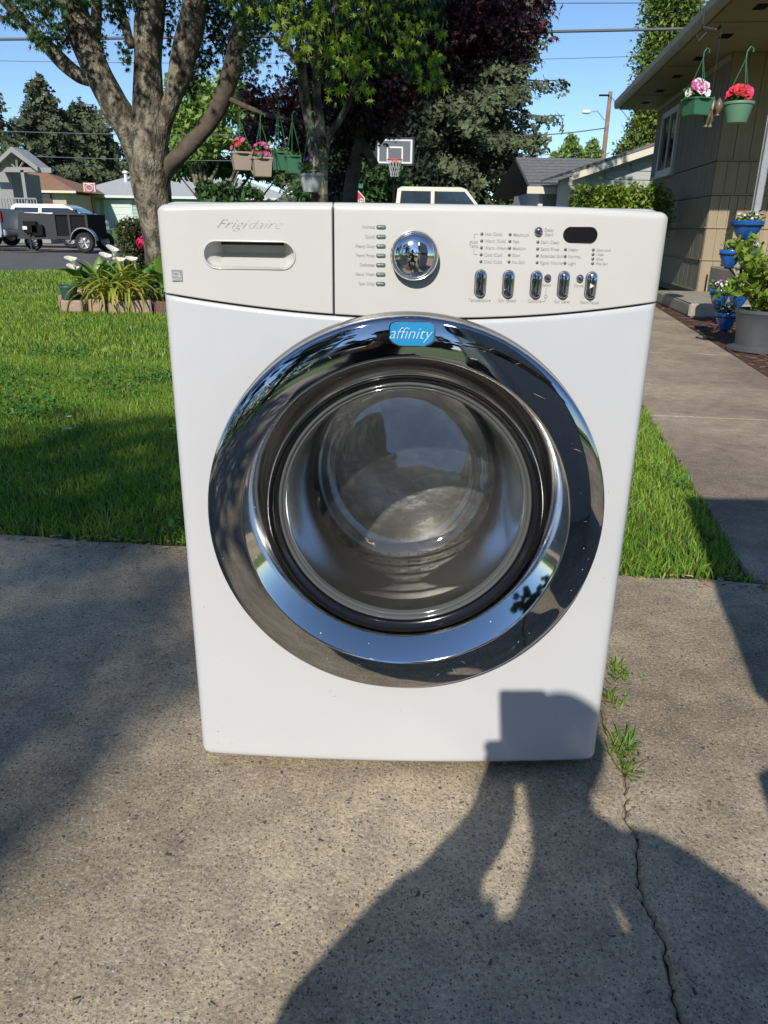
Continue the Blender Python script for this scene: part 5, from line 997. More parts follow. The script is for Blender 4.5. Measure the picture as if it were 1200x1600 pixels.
c = onY(5, 375, 24.5); truck(float(onY(20, 350, 24.9)[0])-2.85, 24.9, math.pi+.05, 'silver pickup truck at the left edge with the dark trailer hitched on', Mvsil, L=5.6, H=1.95, wr=.42, bedh=1.25)
c = onY(95, 340, 29.5); truck(c[0]-1.0, 29.6, math.pi*0+.06, 'white pickup truck parked behind the black trailer', Mvwh, L=4.9, H=float(onY(95, 319, 28.7)[2]), bedh=float(onY(95, 335, 28.7)[2]), wr=.36, cab=(.12, .62))
c = onY(692, 320, 26); t_ = truck(float(onY(757, 322, 25.6)[0])-1.39, 26.5, .02, 'beige crew cab vehicle whose roof shows above the washer', Mvbe, L=5.2, H=float(onY(690, 292, 25.6)[2]), bedh=float(onY(690, 332, 25.6)[2]), cab=(.28, .80), cat='truck', name='parked_truck')
# trailer
Mtrl = mat('trailer_black', (.006, .006, .007), .7, spec=.2); Mtrg = mat('trailer_grey', (.05, .052, .056), .7, spec=.2)
tc = onY(90, 380, 24.6); tr_ = thing('utility_trailer', (tc[0], 24.9, 0), 'black and grey box utility trailer parked across the road', 'trailer')
def TX(px, py, Y=24.3): return onY(px, py, Y)
xa, xm, xb = TX(24, 350)[0], TX(86, 350)[0], TX(137, 350)[0]; zt_, zb_ = TX(90, 334)[2], TX(90, 371)[2]
q = M(); q.box(((xm+xb)/2, 24.32, (zt_+zb_)/2), (xb-xm, .05, zt_-zb_)); side_ = q.build('side_panel', Mtrl, tr_)
q = M(); q.box(((xm+xb)/2, 25.9, (zt_+zb_)/2), (xb-xm, .05, zt_-zb_)); q.build('side_panel', Mtrl, tr_)
for px_ in (86, 109, 136): q = M(); q.box((TX(px_, 350)[0], 24.28, (zt_+zb_)/2), (.07, .06, zt_-zb_+.03)); q.build('stake_post', Mtrg, side_)
q = M(); q.box(((xm+xb)/2, 24.28, zt_), (xb-xm, .08, .06)); q.box(((xm+xb)/2, 24.28, (zb_)), (xb-xm, .1, .08)); q.build('rail', Mtrg, side_)
q = M(); q.box((xb-.02, 25.1, (zt_+zb_)/2), (.05, 1.6, zt_-zb_)); q.build('tailgate', Mtrl, tr_)
q = M(); q.prism([(xa, zb_+.0), (xm-.03, zb_-.05), (xm-.03, zt_-.02), (xa+.1, zt_+.03)], .05, ((0, 24.35, 0), (1, 0, 0), (0, 0, 1), (0, 1, 0))); q.build('ramp_panel', Mtrg, tr_)
q = M(); q.prism([(xa, zb_+.0), (xm-.03, zb_-.05), (xm-.03, zt_-.02), (xa+.1, zt_+.03)], .05, ((0, 25.85, 0), (1, 0, 0), (0, 0, 1), (0, 1, 0))); q.build('ramp_panel', Mtrg, tr_)
q = M(); q.box(((xa+xb)/2, 25.1, zb_-.03), (xb-xa, 1.6, .06)); q.build('floor', Mtrg, tr_)
q = M(); p0 = TX(31, 352); q.box((p0[0]+.35, 24.27, p0[2]-.05), (.42, .1, .36), bev=.02); q.box((TX(60, 362)[0], 24.27, TX(60, 360)[2]), (.36, .1, .34), bev=.02); q.build('toolbox', Mtrl, tr_)
q = M(); q.box((TX(41, 357)[0], 24.205, TX(41, 356)[2]), (.14, .01, .1)); q.build('sticker', Mwhite, tr_)
wc = TX(133, 379, 24.2); wheel((wc[0], 24.2, .30), .30, .18, tr_, (0, -1, 0), 1); wheel((wc[0], 26.0, .30), .30, .18, tr_, (0, 1, 0), 1); wc2 = TX(61, 380, 26)
wheel((wc2[0], 25.6, .28), .28, .18, tr_, (0, -1, 0), 1)
q = M(); fa_ = [(wc[0]+.40*math.cos(a), 24.18, .32+.40*math.sin(a)) for a in np.radians(np.linspace(5, 175, 12))]; v = [p for a in fa_ for p in (V(*a)+V(0, -.12, 0), V(*a)+V(0, .12, 0))]; v += [p+V(0, 0, .03) for p in v[:]]
n = 24; q.add(v, [(2*i, 2*i+1, 2*i+3, 2*i+2) for i in range(11)]+[(n+2*i, n+2*i+2, n+2*i+3, n+2*i+1) for i in range(11)]+[(2*i, 2*i+2, n+2*i+2, n+2*i) for i in range(11)]); q.build('fender', Mrimc, tr_)
q = M(); q.tube([(xa-.1, 25.1, .45), (xa-.9, 25.1, .45)], .05, 6); j = TX(47, 370); q.tube([(j[0], 24.3, .05), (j[0], 24.3, .62)], .03, 6); q.box((j[0], 24.3, .05), (.3, .2, .05)); q.build('tongue_jack', Mtrg, tr_)

# ------------------------------------------------------------------ hoop, signs, poles, wires
Y_ = 26; h0_, h1_, ht, hb = onY(588, 236, Y_), onY(646, 236, Y_), onY(617, 216, Y_)[2], onY(617, 257, Y_)[2]; hx = (h0_[0]+h1_[0])/2; hw_ = (h1_[0]-h0_[0])/2; hz_ = (ht+hb)/2; hh = (ht-hb)/2
bk = thing('basketball_hoop', (hx, Y_+.9, 0), 'portable basketball hoop with clear white edged backboard', 'basketball hoop')
q = M(); q.box((hx, Y_, hz_), (hw_*2-.06, .02, hh*2-.06)); bb_ = q.build('backboard', mat('acrylic', (.16, .175, .19), .15), bk)
q = M()
for a, b, c_, d in ((0, hh-.05, hw_*2-.08, .06), (0, -hh+.05, hw_*2-.08, .06), (-hw_+.07, 0, .06, hh*2-.16), (hw_-.07, 0, .06, hh*2-.16)): q.box((hx+a, Y_-.016, hz_+b), (c_, .008, d))
s_ = .26
for a, b, c_, d in ((0, .12, 2*s_, .05), (0, -.27, 2*s_, .05), (-s_+.02, -.07, .05, .34), (s_-.02, -.07, .05, .34)): q.box((hx+a, Y_-.016, hz_+b), (c_, .008, d))
q.build('painted_square', Mwhite, bb_)
q = M()
for a, b, c_, d in ((0, hh, hw_*2+.06, .06), (0, -hh, hw_*2+.06, .06), (-hw_, 0, .06, hh*2), (hw_, 0, .06, hh*2)): q.box((hx+a, Y_+.005, hz_+b), (c_, .06, d))
q.build('backboard_frame', Mtrg, bb_)
th = np.linspace(0, 2*math.pi, 25); rc = V(hx-.0, Y_-.32, hb+.12)
q = M(); q.tube([rc+V(.23*math.cos(a), .23*math.sin(a), 0) for a in th], .018, 6); q.box((hx, Y_-.06, hb+.10), (.2, .1, .08)); q.build('rim', mat('orange_rim', (.55, .10, .06), .5), bk)
q = M()
for k in range(12):
    for sg in (1, -1):
        q.tube([rc+V(r*math.cos(a0), r*math.sin(a0), z) for a0, r, z in [(k*math.pi/6+sg*u*.9, .23-.10*min(u*1.3, 1), -.5*u) for u in np.linspace(0, 1, 6)]], .008, 3)
q.build('net', Mwhite, bk)
q = M(); q.tube([(hx, Y_+.12, hz_), (hx, Y_+.5, hz_-.5), (hx, Y_+.6, hz_-1.0)], .05, 6); q.tube([(hx, Y_+.6, 0.1), (hx, Y_+.6, hz_-.3)], .055, 8); q.build('pole', Mtrl, bk)
q = M(); q.box((hx, Y_+.9, .1), (.8, 1.1, .2), bev=.05); q.build('base', Mtrl, bk)
c = onY(553, 316, 24); ss = thing('stop_sign', (c[0], 24.05, 0), 'red stop sign just showing above the washer top', 'sign')
o8 = [(c[0]+.36*math.cos(a), c[2]+.36*math.sin(a)) for a in np.radians(np.arange(22.5, 360, 45))]; o9 = [(c[0]+.33*math.cos(a), c[2]+.33*math.sin(a)) for a in np.radians(np.arange(22.5, 360, 45))]
q = M(); q.prism(o8, .01, ((0, 24, 0), (1, 0, 0), (0, 0, 1), (0, 1, 0))); q.build('border', Mwhite, ss)
q = M(); q.prism(o9, .006, ((0, 23.992, 0), (1, 0, 0), (0, 0, 1), (0, 1, 0))); pl_ = q.build('plate', mat('sign_red', (.50, .03, .035), .5), ss); text('STOP', V(c[0], 23.990, c[2]), .3, Mwhite, pl_, align='CENTER', sx=.8)
q = M(); q.box((c[0], 24.06, (c[2]+.55)/2), (.06, .05, c[2]+.55)); q.build('post', Mtrg, ss)
q = M(); q.box((c[0], 24.04, c[2]+.47), (.55, .015, .13)); q.build('street_name_plate', mat('sign_green', (.02, .20, .12), .5), ss)
c = onY(140, 293, 30); ys_ = thing('yard_sign', (c[0], 30, 0), 'red and white sign board on a thin pole before the mint garage', 'sign')
q = M(); q.box((c[0], 30, c[2]), (.48, .03, .35), bev=.01); p_ = q.build('board', mat('faded_sign_red', (.45, .12, .11), .6), ys_)
q = M(); q.tube([(c[0]+.13*math.cos(a), 29.975, c[2]-.02+.11*math.sin(a)) for a in np.linspace(0, 2*math.pi, 16)], .018, 4); q.box((c[0], 29.975, c[2]+.13), (.44, .008, .03)); q.box((c[0]-.2, 29.975, c[2]-.02), (.035, .008, .25)); q.box((c[0]+.2, 29.975, c[2]-.02), (.035, .008, .25)); q.build('printed_emblem', Mwhite, p_)
q = M(); q.tube([(c[0]+.05, 30.02, 0), (c[0], 30.02, c[2])], .022, 5); q.build('pole', Mtrl, ys_)
a, b = onY(941, 262, 45), onY(954, 143, 45); d = (b-a)/(b[2]-a[2]); f0 = a-d*a[2]
up_ = thing('utility_pole', f0, 'leaning brown utility pole with street lamp arm in the distance', 'utility pole')
q = M(); q.tube([f0, b], [.16, .11], 8); q.build('pole', mat('pole_wood', (.21, .13, .09), .9, col2=(.28, .19, .14), ns=5), up_, smooth=True)
j, e = onY(945, 188, 44.9), onY(921, 175, 44.9); q = M(); q.tube([j, (j+e)/2+V(0, 0, .25), e], .035, 5); arm = q.build('lamp_arm', Mrimc, up_)
q = M(); q.lathe([(.04, -.3), (.09, -.25), (.12, 0), (.07, .16), (0, .2)], e+V(-.1, 0, .0), 10, ax=(V(0, 1, 0), V(0, 0, 1), V(1, 0, 0))); q.build('lamp_head', Mwhite, arm)
q = M(); x_ = onY(936, 149, 44.9); q.tube([x_, onY(952, 149, 44.9)], .05, 5); q.build('crossarm', Mtrl, up_)
Mwire = mat('cable', (.11, .12, .13), .6)
for i, (x0, y0, x1, y1, Y0, r, sag, lab) in enumerate(((-250, 63, 1200, 42, 20, .034, .05, 'thickest grey overhead cable crossing the whole sky'), (-200, 90, 1200, 80, 34, .012, .3, 'thin faint wire just below the thickest cable'), (-200, 0, 1200, 4, 30, .016, .05, 'topmost thin wire at the upper edge of the sky'), (-50, 203, 700, 205, 40, .02, .2, 'wire running in front of the left firs, upper one'), (-50, 240, 700, 248, 40, .02, .2, 'wire running in front of the left firs, lower one'), (700, 208, 946, 200, 44.8, .03, .25, 'wire ending at the leaning utility pole'), (600, 240, 944, 236, 44.8, .02, .2, 'faint lower wire near the grey shingled roof'), (954, 150, 1040, 250, 44.8, .02, .1, 'wire dropping from the leaning pole to the right'), (700, 276, 830, 281, 60, .03, .2, 'low wire beside the spruce above the white truck'))):
    A, B = onY(x0, y0, Y0), onY(x1, y1, Y0); u = np.linspace(0, 1, 17)[:, None]; P = A*(1-u)+B*u-V(0, 0, 1)*(4*sag*u*(1-u)); q = M(); q.tube(P, r, 5); q.build('overhead_wire', Mwire, loc=P[0], label=lab, cat='wire', smooth=True)

# ------------------------------------------------------------------ brick edged bed with callas
Mbr = [mat('brick', c_, .9, col2=c2, ns=25, bump=.6, bs=70) for c_, c2 in (((.26, .13, .085), (.36, .20, .14)), ((.12, .065, .05), (.20, .11, .085)), ((.34, .23, .17), (.42, .31, .24)))]
bed = thing('flower_bed', (-2.9, 8.2, 0), 'brick edged flower bed around the foot of the mottled maple', 'flower bed')
q = M(); ring_ = [(-3.62, 7.55), (-3.4, 7.2), (-2.9, 7.08), (-2.2, 7.1), (-1.85, 7.4), (-1.8, 9.8), (-2.4, 10.4), (-3.6, 10.3), (-4.0, 9.6), (-3.75, 8.4)]; q.prism(ring_, .06, ((0, 0, -.02), (1, 0, 0), (0, 1, 0), (0, 0, 1))); q.build('soil', Mmulch, bed)
rb = np.array(ring_+[ring_[0]]); seg = np.linalg.norm(np.diff(rb, axis=0), axis=1); tot = seg.sum(); cum = np.r_[0, np.cumsum(seg)]; rg = np.random.default_rng(5)
bms = []
for m_ in Mbr:
    for k in range(2): q = M(); q.box((0, 0, 0), (.215, .095, .135), bev=.012); bms.append(q.mesh('brick', m_, np.zeros(3)))
for lay in range(1):
    s_ = .11*lay
    while s_ < tot-.12:
        i = np.searchsorted(cum, s_, 'right')-1; u = (s_-cum[i])/seg[i]; p = rb[i]*(1-u)+rb[i+1]*u; dd = rb[i+1]-rb[i]
        if not (lay == 1 and rg.uniform() < .35):
            o = bpy.data.objects.new('brick', bms[rg.integers(6)]); S.collection.objects.link(o); o.parent = bed; o.location = (p[0]+2.9+rg.normal()*.01, p[1]-8.2+rg.normal()*.01, .060+rg.normal()*.006); o.rotation_euler = (rg.normal()*.03, rg.normal()*.03, math.atan2(dd[1], dd[0])+rg.normal()*.06)
        s_ += .232+rg.uniform(0, .02)
Mcal = mat('calla_leaf', (.085, .20, .026), .35, trans=.3, coat=.2); Mcalb = mat('calla_leaf_light', (.16, .30, .04), .35, trans=.35); Mstrap = [mat('strap_leaf', c_, .5, trans=.4) for c_ in ((.34, .40, .05), (.26, .34, .05), (.50, .45, .09))]
def arcleaf(L_, wd, bend, m_, name, n=7, fold=.15, arrow=False):
    q = M(); v = []
    for i in range(n):
        u = i/(n-1); a = bend*u; x = L_*math.sin(a)/bend*u**0 if False else L_*(u-0)*math.sin(bend*u)*.8; z = L_*u*math.cos(bend*u*.85)
        w_ = wd*((math.sin(math.pi*min(u*1.0, 1))**.7 if not arrow else (0.06 if u < .45 else max(0, 1.25*(1-u)/.55)**.75))+.02)
        v += [(x, -w_/2, z+w_*fold), (x, 0, z), (x, w_/2, z+w_*fold)]
    q.add(v, [(3*i+j, 3*i+j+1, 3*i+j+4, 3*i+j+3) for i in range(n-1) for j in (0, 1)]); return q.mesh(name, m_, np.zeros(3), True)
def plantleaves(parent, meshes, centers, n, rg, sc=(.7, 1.2), tilt=.35, jit=.12, name='leaf'):
    org = wl(parent)
    for k in range(n):
        c_ = centers[rg.integers(len(centers))]; o = bpy.data.objects.new(name, meshes[rg.integers(len(meshes))]); S.collection.objects.link(o); o.parent = parent
        o.location = tuple(V(*c_)+V(rg.normal()*jit, rg.normal()*jit, 0)-org); o.rotation_euler = (rg.normal()*tilt*.5, rg.normal()*tilt, rg.uniform(0, 2*math.pi)); s_ = rg.uniform(*sc); o.scale = (s_, s_, s_)
rg = np.random.default_rng(15)
Yc = 7.9
def calla(pxs, label, cents, n, seed):
    rg = np.random.default_rng(seed); c0_ = onZ(*cents[0]) if False else V(*cents[0]); t = thing('calla_lily', (c0_[0], c0_[1], .04), label, 'plant'); ms = [arcleaf(.5, .17, b_, m_, 'leaf', 8, .25, True) for b_ in (.5, .9, 1.3) for m_ in (Mcal, Mcalb)]
    plantleaves(t, ms, cents, n, rg, (.62, 1.12), .3, .12)
    for (px, py) in pxs:
        tip = onY(px, py, Yc); st_ = M(); b_ = V(cents[rg.integers(len(cents))][0], Yc+.1, .04); b_[0] = b_[0]*.3+tip[0]*.7; st_.tube([b_, (b_+tip)/2+V(.02, 0, .05), tip-V(0, 0, .05)], .008, 6)
        fl = st_.build('stem', Mcalb, t, smooth=True); q = M(); N_ = 14; v = []
        ax_ = V(rg.uniform(-.3, .3), -.35, 1); ax_ /= np.linalg.norm(ax_); e1 = unit(np.cross(ax_, V(0, 1, 0))); e2 = np.cross(ax_, e1)
        for h_, r_ in ((-.07, .006), (-.03, .014), (.0, .026), (.02, .045), (.024, .055)):
            for k in range(N_): a = 2*math.pi*k/N_; ext = 1+.55*(math.cos(a/2)**8 if True else 0)*(1 if h_ > 0 else 0); v.append(tip+ax_*(h_+.035*max(0, math.cos(a))*(h_ > .01))+(e1*math.cos(a)+e2*math.sin(a))*r_*ext)
        q.add(v, [(l*N_+i, l*N_+(i+1) % N_, (l+1)*N_+(i+1) % N_, (l+1)*N_+i) for l in range(4) for i in range(N_)]); q.build('flower', mat('calla_white', (.85, .84, .76), .45, trans=.2) if 'calla_white' not in bpy.data.materials else bpy.data.materials['calla_white'], fl, smooth=True)
        q = M(); q.tube([tip-ax_*.03, tip+ax_*.035], [.005, .006], 6); q.build('spadix', mat('spadix', (.7, .5, .05), .6) if 'spadix' not in bpy.data.materials else bpy.data.materials['spadix'], fl)
calla([(114, 408), (117, 421)], 'left calla lily clump with two white blooms beside the green pot', [(-3.45, 8.05, .04), (-3.3, 8.2, .04), (-3.2, 8.0, .04)], 60, 1)
calla([(178, 393), (168, 403), (190, 409), (209, 408)], 'larger calla lily clump with four white blooms left of the trunk', [(-2.85, 7.95, .04), (-2.7, 8.1, .04), (-2.6, 7.9, .04), (-2.95, 8.15, .04), (-2.45, 7.75, .04)], 100, 2)
dl = thing('daylily', (-2.95, 7.35, .03), 'yellow green strap leaved daylily spilling over the bricks', 'plant')
ms = [arcleaf(.46, .027, b_, m_, 'leaf', 9, .4) for b_ in (1.3, 1.7, 2.0) for m_ in Mstrap]; plantleaves(dl, ms, [(-3.02, 7.15, .10), (-2.95, 7.1, .12), (-2.86, 7.1, .12), (-2.8, 7.22, .12)], 120, rg, (.75, 1.2), .3, .06)
dl2 = thing('daylily', (-2.25, 8.6, .03), 'small pale strap leaved plant right at the maple trunk', 'plant'); plantleaves(dl2, ms, [(-2.35, 8.5, .05), (-2.3, 8.8, .05)], 40, rg, (.6, 1.), .3, .06)
def pot(name, c, prof, m_, label, cat='flower pot', n=28, rot=0, group=None, soil=True, ph=0, sub=None):
    t = thing(name, c, label, cat, group); q = M(); q.lathe(prof, (0, 0, 0), n)
    if rot: v = q.v[-1]; cc, s__ = math.cos(rot), math.sin(rot); q.v[-1] = v @ np.array([[cc, s__, 0], [-s__, cc, 0], [0, 0, 1]])
    q.v[-1] = q.v[-1]+np.array(c, float); q.build('bowl' if 'blue' in label else 'pot', m_, t, smooth=n > 8, angle=40)
    if soil:
        r, h = prof[-1]; q = M(); q.lathe([(r*.99, h+.01), (0.001, h+.02)], c, n if n > 8 else 12); q.build('soil', Mmulch, t)
    return t
Mgpot = mat('green_plastic', (.035, .085, .065), .5); Mdpot = mat('dark_plastic', (.03, .035, .045), .5)
def PR(r, h, lip=.06, base=.72): return [(0.001, 0), (r*base, 0), (r*base*1.02, h*.03), (r*.93, h*(1-lip*2)), (r, h*(1-lip*1.9)), (r*1.02, h*(1-lip*.2)), (r, h), (r*.95, h), (r*.93, h*.8)]
c = onY(109, 468, 7.1); pot('flower_pot', (c[0], 7.1, c[2]+.0), PR(.095*1.0, .145, .1, .7), Mgpot, 'green plastic nursery pot at the left end of the flower bed')
q = M(); q.box((c[0]+.03, 7.12, c[2]/2), (.24, .2, c[2]-.005), bev=.015); q.build('stone_block', Mbr[2], loc=(c[0], 7.12, 0), label='pale brick block under the green nursery pot', cat='block')
c = onY(160, 452, 8.1); pot('flower_pot', (c[0], 8.1, max(c[2]-.03, .04)), PR(.09, .14, .1, .7), Mdpot, 'dark grey pot half hidden among the calla leaves')
c = onY(225, 380, 14.9); fr_ = thing('rose_bloom', c, 'bright pink bloom on the brownish hedge beside the maple trunk', 'flower')
rg = np.random.default_rng(3); q = M()
for k in range(12):
    a = rg.uniform(0, 6.28); b_ = rg.uniform(-.5, 1.2); d = V(math.cos(a)*math.cos(b_), math.sin(a)*math.cos(b_)-.4, math.sin(b_)); q.lathe([(0.001, .0), (.07, .03), (.085, .06), (.06, .085)], c+d*.06, 7, ax=(unit(np.cross(d, V(0, .3, 1))), unit(np.cross(d, np.cross(d, V(0, .3, 1)))), unit(d)))
q.build('petals', mat('pink_petal', (.75, .03, .14), .6, trans=.2), fr_)

# ------------------------------------------------------------------ hanging baskets
def petunia(m_, r=.03, name='flower'):
    q = M(); N_ = 15; v = [(0, 0, -.02)]; 
    for k in range(N_): a = 2*math.pi*k/N_; rr = r*(1-.16*abs(math.cos(2.5*a))); v.append((rr*math.cos(a), rr*math.sin(a), .004*math.sin(5*a)))
    q.add(v, [(0, 1+k, 1+(k+1) % N_) for k in range(N_)]); return q.mesh(name, m_, np.zeros(3), True)
def flowers(parent, c, R, H, n, cols, rg, r=.03, fan=1.0):
    ms = [petunia(m_, r) for m_ in cols]; org = wl(parent)
    for k in range(n):
        a = rg.uniform(0, 2*math.pi); e = rg.uniform(.0, 1.3); d = V(math.cos(a)*math.cos(e), math.sin(a)*math.cos(e)-.25, math.sin(e)); d = unit(d); o = bpy.data.objects.new('flower', ms[rg.integers(len(ms))]); S.collection.objects.link(o); o.parent = parent
        o.location = tuple(V(*c)+V(d[0]*R, d[1]*R, d[2]*H)-org); o.rotation_euler = Vector(unit(d+V(0, -.6, .2))).to_track_quat('Z', 'Y').to_euler()
Fp = mat('pink_flower', (.62, .10, .30), .6, trans=.25); Fr = mat('red_flower', (.66, .025, .05), .6, trans=.2); Fw = mat('white_flower', (.80, .78, .80), .6, trans=.25); Fv = mat('violet_flower', (.28, .06, .36), .6, trans=.25); Fc = mat('hot_pink_flower', (.75, .04, .20), .6, trans=.2)
Mgreenp = mat('hanger_green', (.045, .16, .085), .45); Mtaupe = mat('taupe_pot', (.36, .29, .23), .7); Mgrw = mat('pale_grey_pot', (.42, .45, .45), .5); Mlfo = mat('basket_leaf', (.10, .20, .03), .5, island=.4, trans=.3)
def basket(px, py_top, Y, wpx, hpx, m_, cols, label, seed, nfl=14, hang=70, square=False, leaves=160, fh=.09, base=.62, group='hanging baskets', hook=None, fs=.03, gap=False):
    rg = np.random.default_rng(seed); ct = onY(px, py_top, Y); s_ = pxm(ct); r = wpx*s_/2; h = hpx*s_; c = (ct[0], Y, ct[2]-h)
    pr = [(0.001, 0), (r*base, 0), (r*base*1.03, h*.04), (r*.94, h*.86), (r, h*.87), (r*1.02, h*.97), (r, h), (r*.94, h), (r*.9, h*.85)]
    if square: pr = [(a*1.25, b) for a, b in pr]
    t = pot('hanging_basket', c, pr, m_, label, 'hanging basket', n=4 if square else 26, rot=math.pi/4+.3 if square else 0, group=group)
    if leaves: cl = [[c[0]+rg.normal()*r*.3, Y+rg.normal()*r*.3, ct[2]+fh*.35, r*.6, r*.6, fh*.6] for _ in range(4)]; P, d = blobs(cl, leaves, rg, .1); foliage('foliage', P, .045, Mlfo, t, 'leaf', dirs=d, rg=rg, kind='stuff')
    flowers(t, (c[0], Y, ct[2]+fh*.25), r*.85, fh, nfl, cols, rg, fs)
    hk = V(ct[0] if hook is None else hook, Y, ct[2]+hang*s_); q = M()
    for k in range(3): a = k*2.09+.5; q.tube([V(ct[0]+r*.95*math.cos(a), Y+r*.95*math.sin(a), ct[2]), hk], .004, 4)
    q.tube([hk, hk+V(0, 0, .05), hk+V(.025, 0, .085), hk+V(.05, 0, .07), hk+V(.05, 0, .045)], .006, 6); q.build('hanger', Mgreenp, t); return t
basket(377, 238, 8.4, 36, 26, Mtaupe, [Fp, Fr, Fp], 'taupe square basket with pink and red petunias, leftmost of five', 1, 13, 45, True, 160, .12, .75)
basket(409, 246, 8.1, 34, 28, Mtaupe, [Fp, Fc, Fp], 'browner taupe basket with a cluster of hot pink petunias', 2, 14, 50, True, 80, .12, .78)
basket(437, 237, 8.6, 26, 27, Mgreenp, [Fv], 'left green basket with bare hanger among the maples', 3, 0, 60, True, 40, .05, .78)
basket(458, 243, 8.2, 27, 26, Mgreenp, [Fv], 'right green basket hanging just left of the pale trunks', 4, 0, 50, True, 40, .05, .78)
basket(486, 272, 7.6, 40, 26, Mgrw, [Fv, Fv], 'pale grey round bowl basket with violet flowers, lowest one', 5, 7, 75, False, 90, .13, .62, fs=.022)
basket(1090, 154, 7.3, 40, 24, Mgreenp, [Fw, Fw, Fp], 'green basket with white and pink blooms under the eave', 6, 18, 55, True, 120, .13, .75, group='baskets under the eave', fs=.045)
basket(1155, 160, 6.1, 46, 29, mat('pale_green_pot', (.12, .25, .16), .5), [Fr, Fc, Fr], 'pale green round basket with red petunias nearest the right edge', 7, 24, 60, False, 160, .10, .66, group='baskets under the eave', fs=.042)
# eave hook and hanging ceramic ornament
c = onY(1092, 80, 8.0); hk_ = thing('eave_hook', (c[0], 8.0, 3.03), 'black scrolled iron hook screwed into the soffit', 'hook'); q = M(); q.tube([(c[0], 8, 3.03), (c[0], 8, 2.9), (c[0]+.05, 8, 2.82), (c[0]-.02, 8, 2.74), (c[0]-.05, 8, 2.8)], .012, 6); q.tube([(c[0], 8, 2.86), (c[0]+.14, 8, 2.84), (c[0]+.2, 8, 2.88)], .02, 6); q.build('iron', Mvblk, hk_)
ct = onY(1112, 148, 7.4); or_ = thing('hanging_ornament', ct, 'cluster of mottled glazed fish shaped ornaments between the two baskets', 'ornament'); rg = np.random.default_rng(9)
Mor = mat('glazed_ornament', (.05, .10, .08), .4, col2=(.22, .12, .07), ns=35)
for px, py, L_ in ((1108, 178, 34), (1116, 172, 44), (1125, 165, 26), (1105, 165, 26)):
    a = onY(px, py-L_/2, 7.4+rg.normal()*.05); s_ = pxm(a); q = M(); q.lathe([(.001, 0), (5*s_, -L_*.25*s_), (7*s_, -L_*.5*s_), (4*s_, -L_*.8*s_), (1.5*s_, -L_*.88*s_), (4.5*s_, -L_*s_)], a, 10); q.build('piece', Mor, or_, smooth=True)
q = M(); q.tube([ct, ct+V(0, 0, .62)], .003, 4); q.build('cord', Mvblk, or_)

# ------------------------------------------------------------------ blue pots on their stand, grey tub, ornament
Mblue = mat('cobalt_glaze', (.012, .095, .36), .22, coat=.5, col2=(.018, .12, .42), ns=10); rg = np.random.default_rng(19)
Mst = mat('black_iron', (.02, .02, .022), .5, metal=.4)
st_x = onY(1162, 400, 6.35)[0]; sd_ = thing('plant_stand', (st_x, 6.35, 0), 'black iron tiered plant stand holding the blue pots', 'plant stand')
BP = [(1169, 345, 6.2, 48, 26, [Fw], 'topmost blue pot with white alyssum on the stand'), (1143, 390, 6.35, 34, 26, [Fv], 'blue pot on the left arm with violet flowers'), (1170, 390, 6.2, 34, 26, [Fw], 'blue pot under the topmost one, white blooms'), (1126, 452, 6.0, 30, 27, [Fw, Fv], 'blue pot on the lower left arm with pale leaves'), (1136, 488, 5.75, 32, 26, [Fw], 'lowest blue pot standing near the mulch with white flowers'), (1156, 452, 6.4, 32, 26, [Fw], 'blue pot hidden behind the tub shrub leaves')]
q = M(); top = onY(1168, 375, 6.3); q.tube([(st_x, 6.35, .01), (st_x, 6.35, top[2])], .014, 8)
for a in (0, 2.1, 4.2): q.tube([(st_x, 6.35, .12), (st_x+.16*math.cos(a), 6.35+.16*math.sin(a), .012)], .010, 6)
for i, (px, py, Y, wpx, hpx, cols, lab) in enumerate(BP):
    ct = onY(px, py, Y); s_ = pxm(ct); r = wpx*s_/2; h = hpx*s_; z0 = max(ct[2]-h, .012); c = (ct[0], Y, z0)
    t = pot('flower_pot', c, [(0.001, 0), (r*.42, 0), (r*.62, h*.18), (r*.85, h*.52), (r*.95, h*.76), (r*1.0, h*.77), (r*1.03, h*.97), (r, h), (r*.95, h), (r*.93, h*.8)], Mblue, lab, group='blue pots by the porch')
    cl = [[c[0]+rg.normal()*r*.3, Y+rg.normal()*r*.3, z0+h+.03, r*.6, r*.6, .05] for _ in range(4)]; P, d = blobs(cl, 110, rg, .1); foliage('foliage', P, .04, Mlfo, t, 'leaf', dirs=d, rg=rg, kind='stuff'); flowers(t, (c[0], Y, z0+h+.02), r*.8, .06, 16, cols, rg, .013)
    b_ = M(); b_.tube([(c[0]+r*.98*math.cos(a), Y+r*.98*math.sin(a), z0+h*.72) for a in np.linspace(0, 2*math.pi, 19)], .005, 5); b_.build('rim_band', Mst, t)
    q.tube([(st_x, 6.35, max(z0-.10, .02)), ((st_x+c[0])/2, (6.35+Y)/2, max(z0-.06, .02)), (c[0], Y, z0-.004)], .009, 6); q.tube([(c[0]+r*.35*math.cos(a), Y+r*.35*math.sin(a), z0-.006) for a in np.linspace(0, 2*math.pi, 13)], .006, 5)
q.build('frame', Mst, sd_)
Mtub = mat('grey_tub', (.085, .092, .098), .4, col2=(.12, .13, .135), ns=5, metal=.2)
c = onZ(1196, 553); c = (c[0]+.02, c[1]+.15, .0); R_t = .215
tub = pot('planter_tub', (c[0], c[1], .0), [(0.001, .0), (.235, .0), (.25, .012), (.25, .03), (.215, .035), (.205, .045), (.19, .05), (.205, .2), (.222, .29), (.232, .30), (.232, .325), (.215, .325), (.21, .29)], Mtub, 'large grey tub planter with a leafy yellow green shrub', 'planter', n=40)
shr = thing('shrub', (c[0], c[1], .3), 'leafy yellow green shrub filling the grey tub', 'shrub'); rg = np.random.default_rng(29); q = M(); tips = []
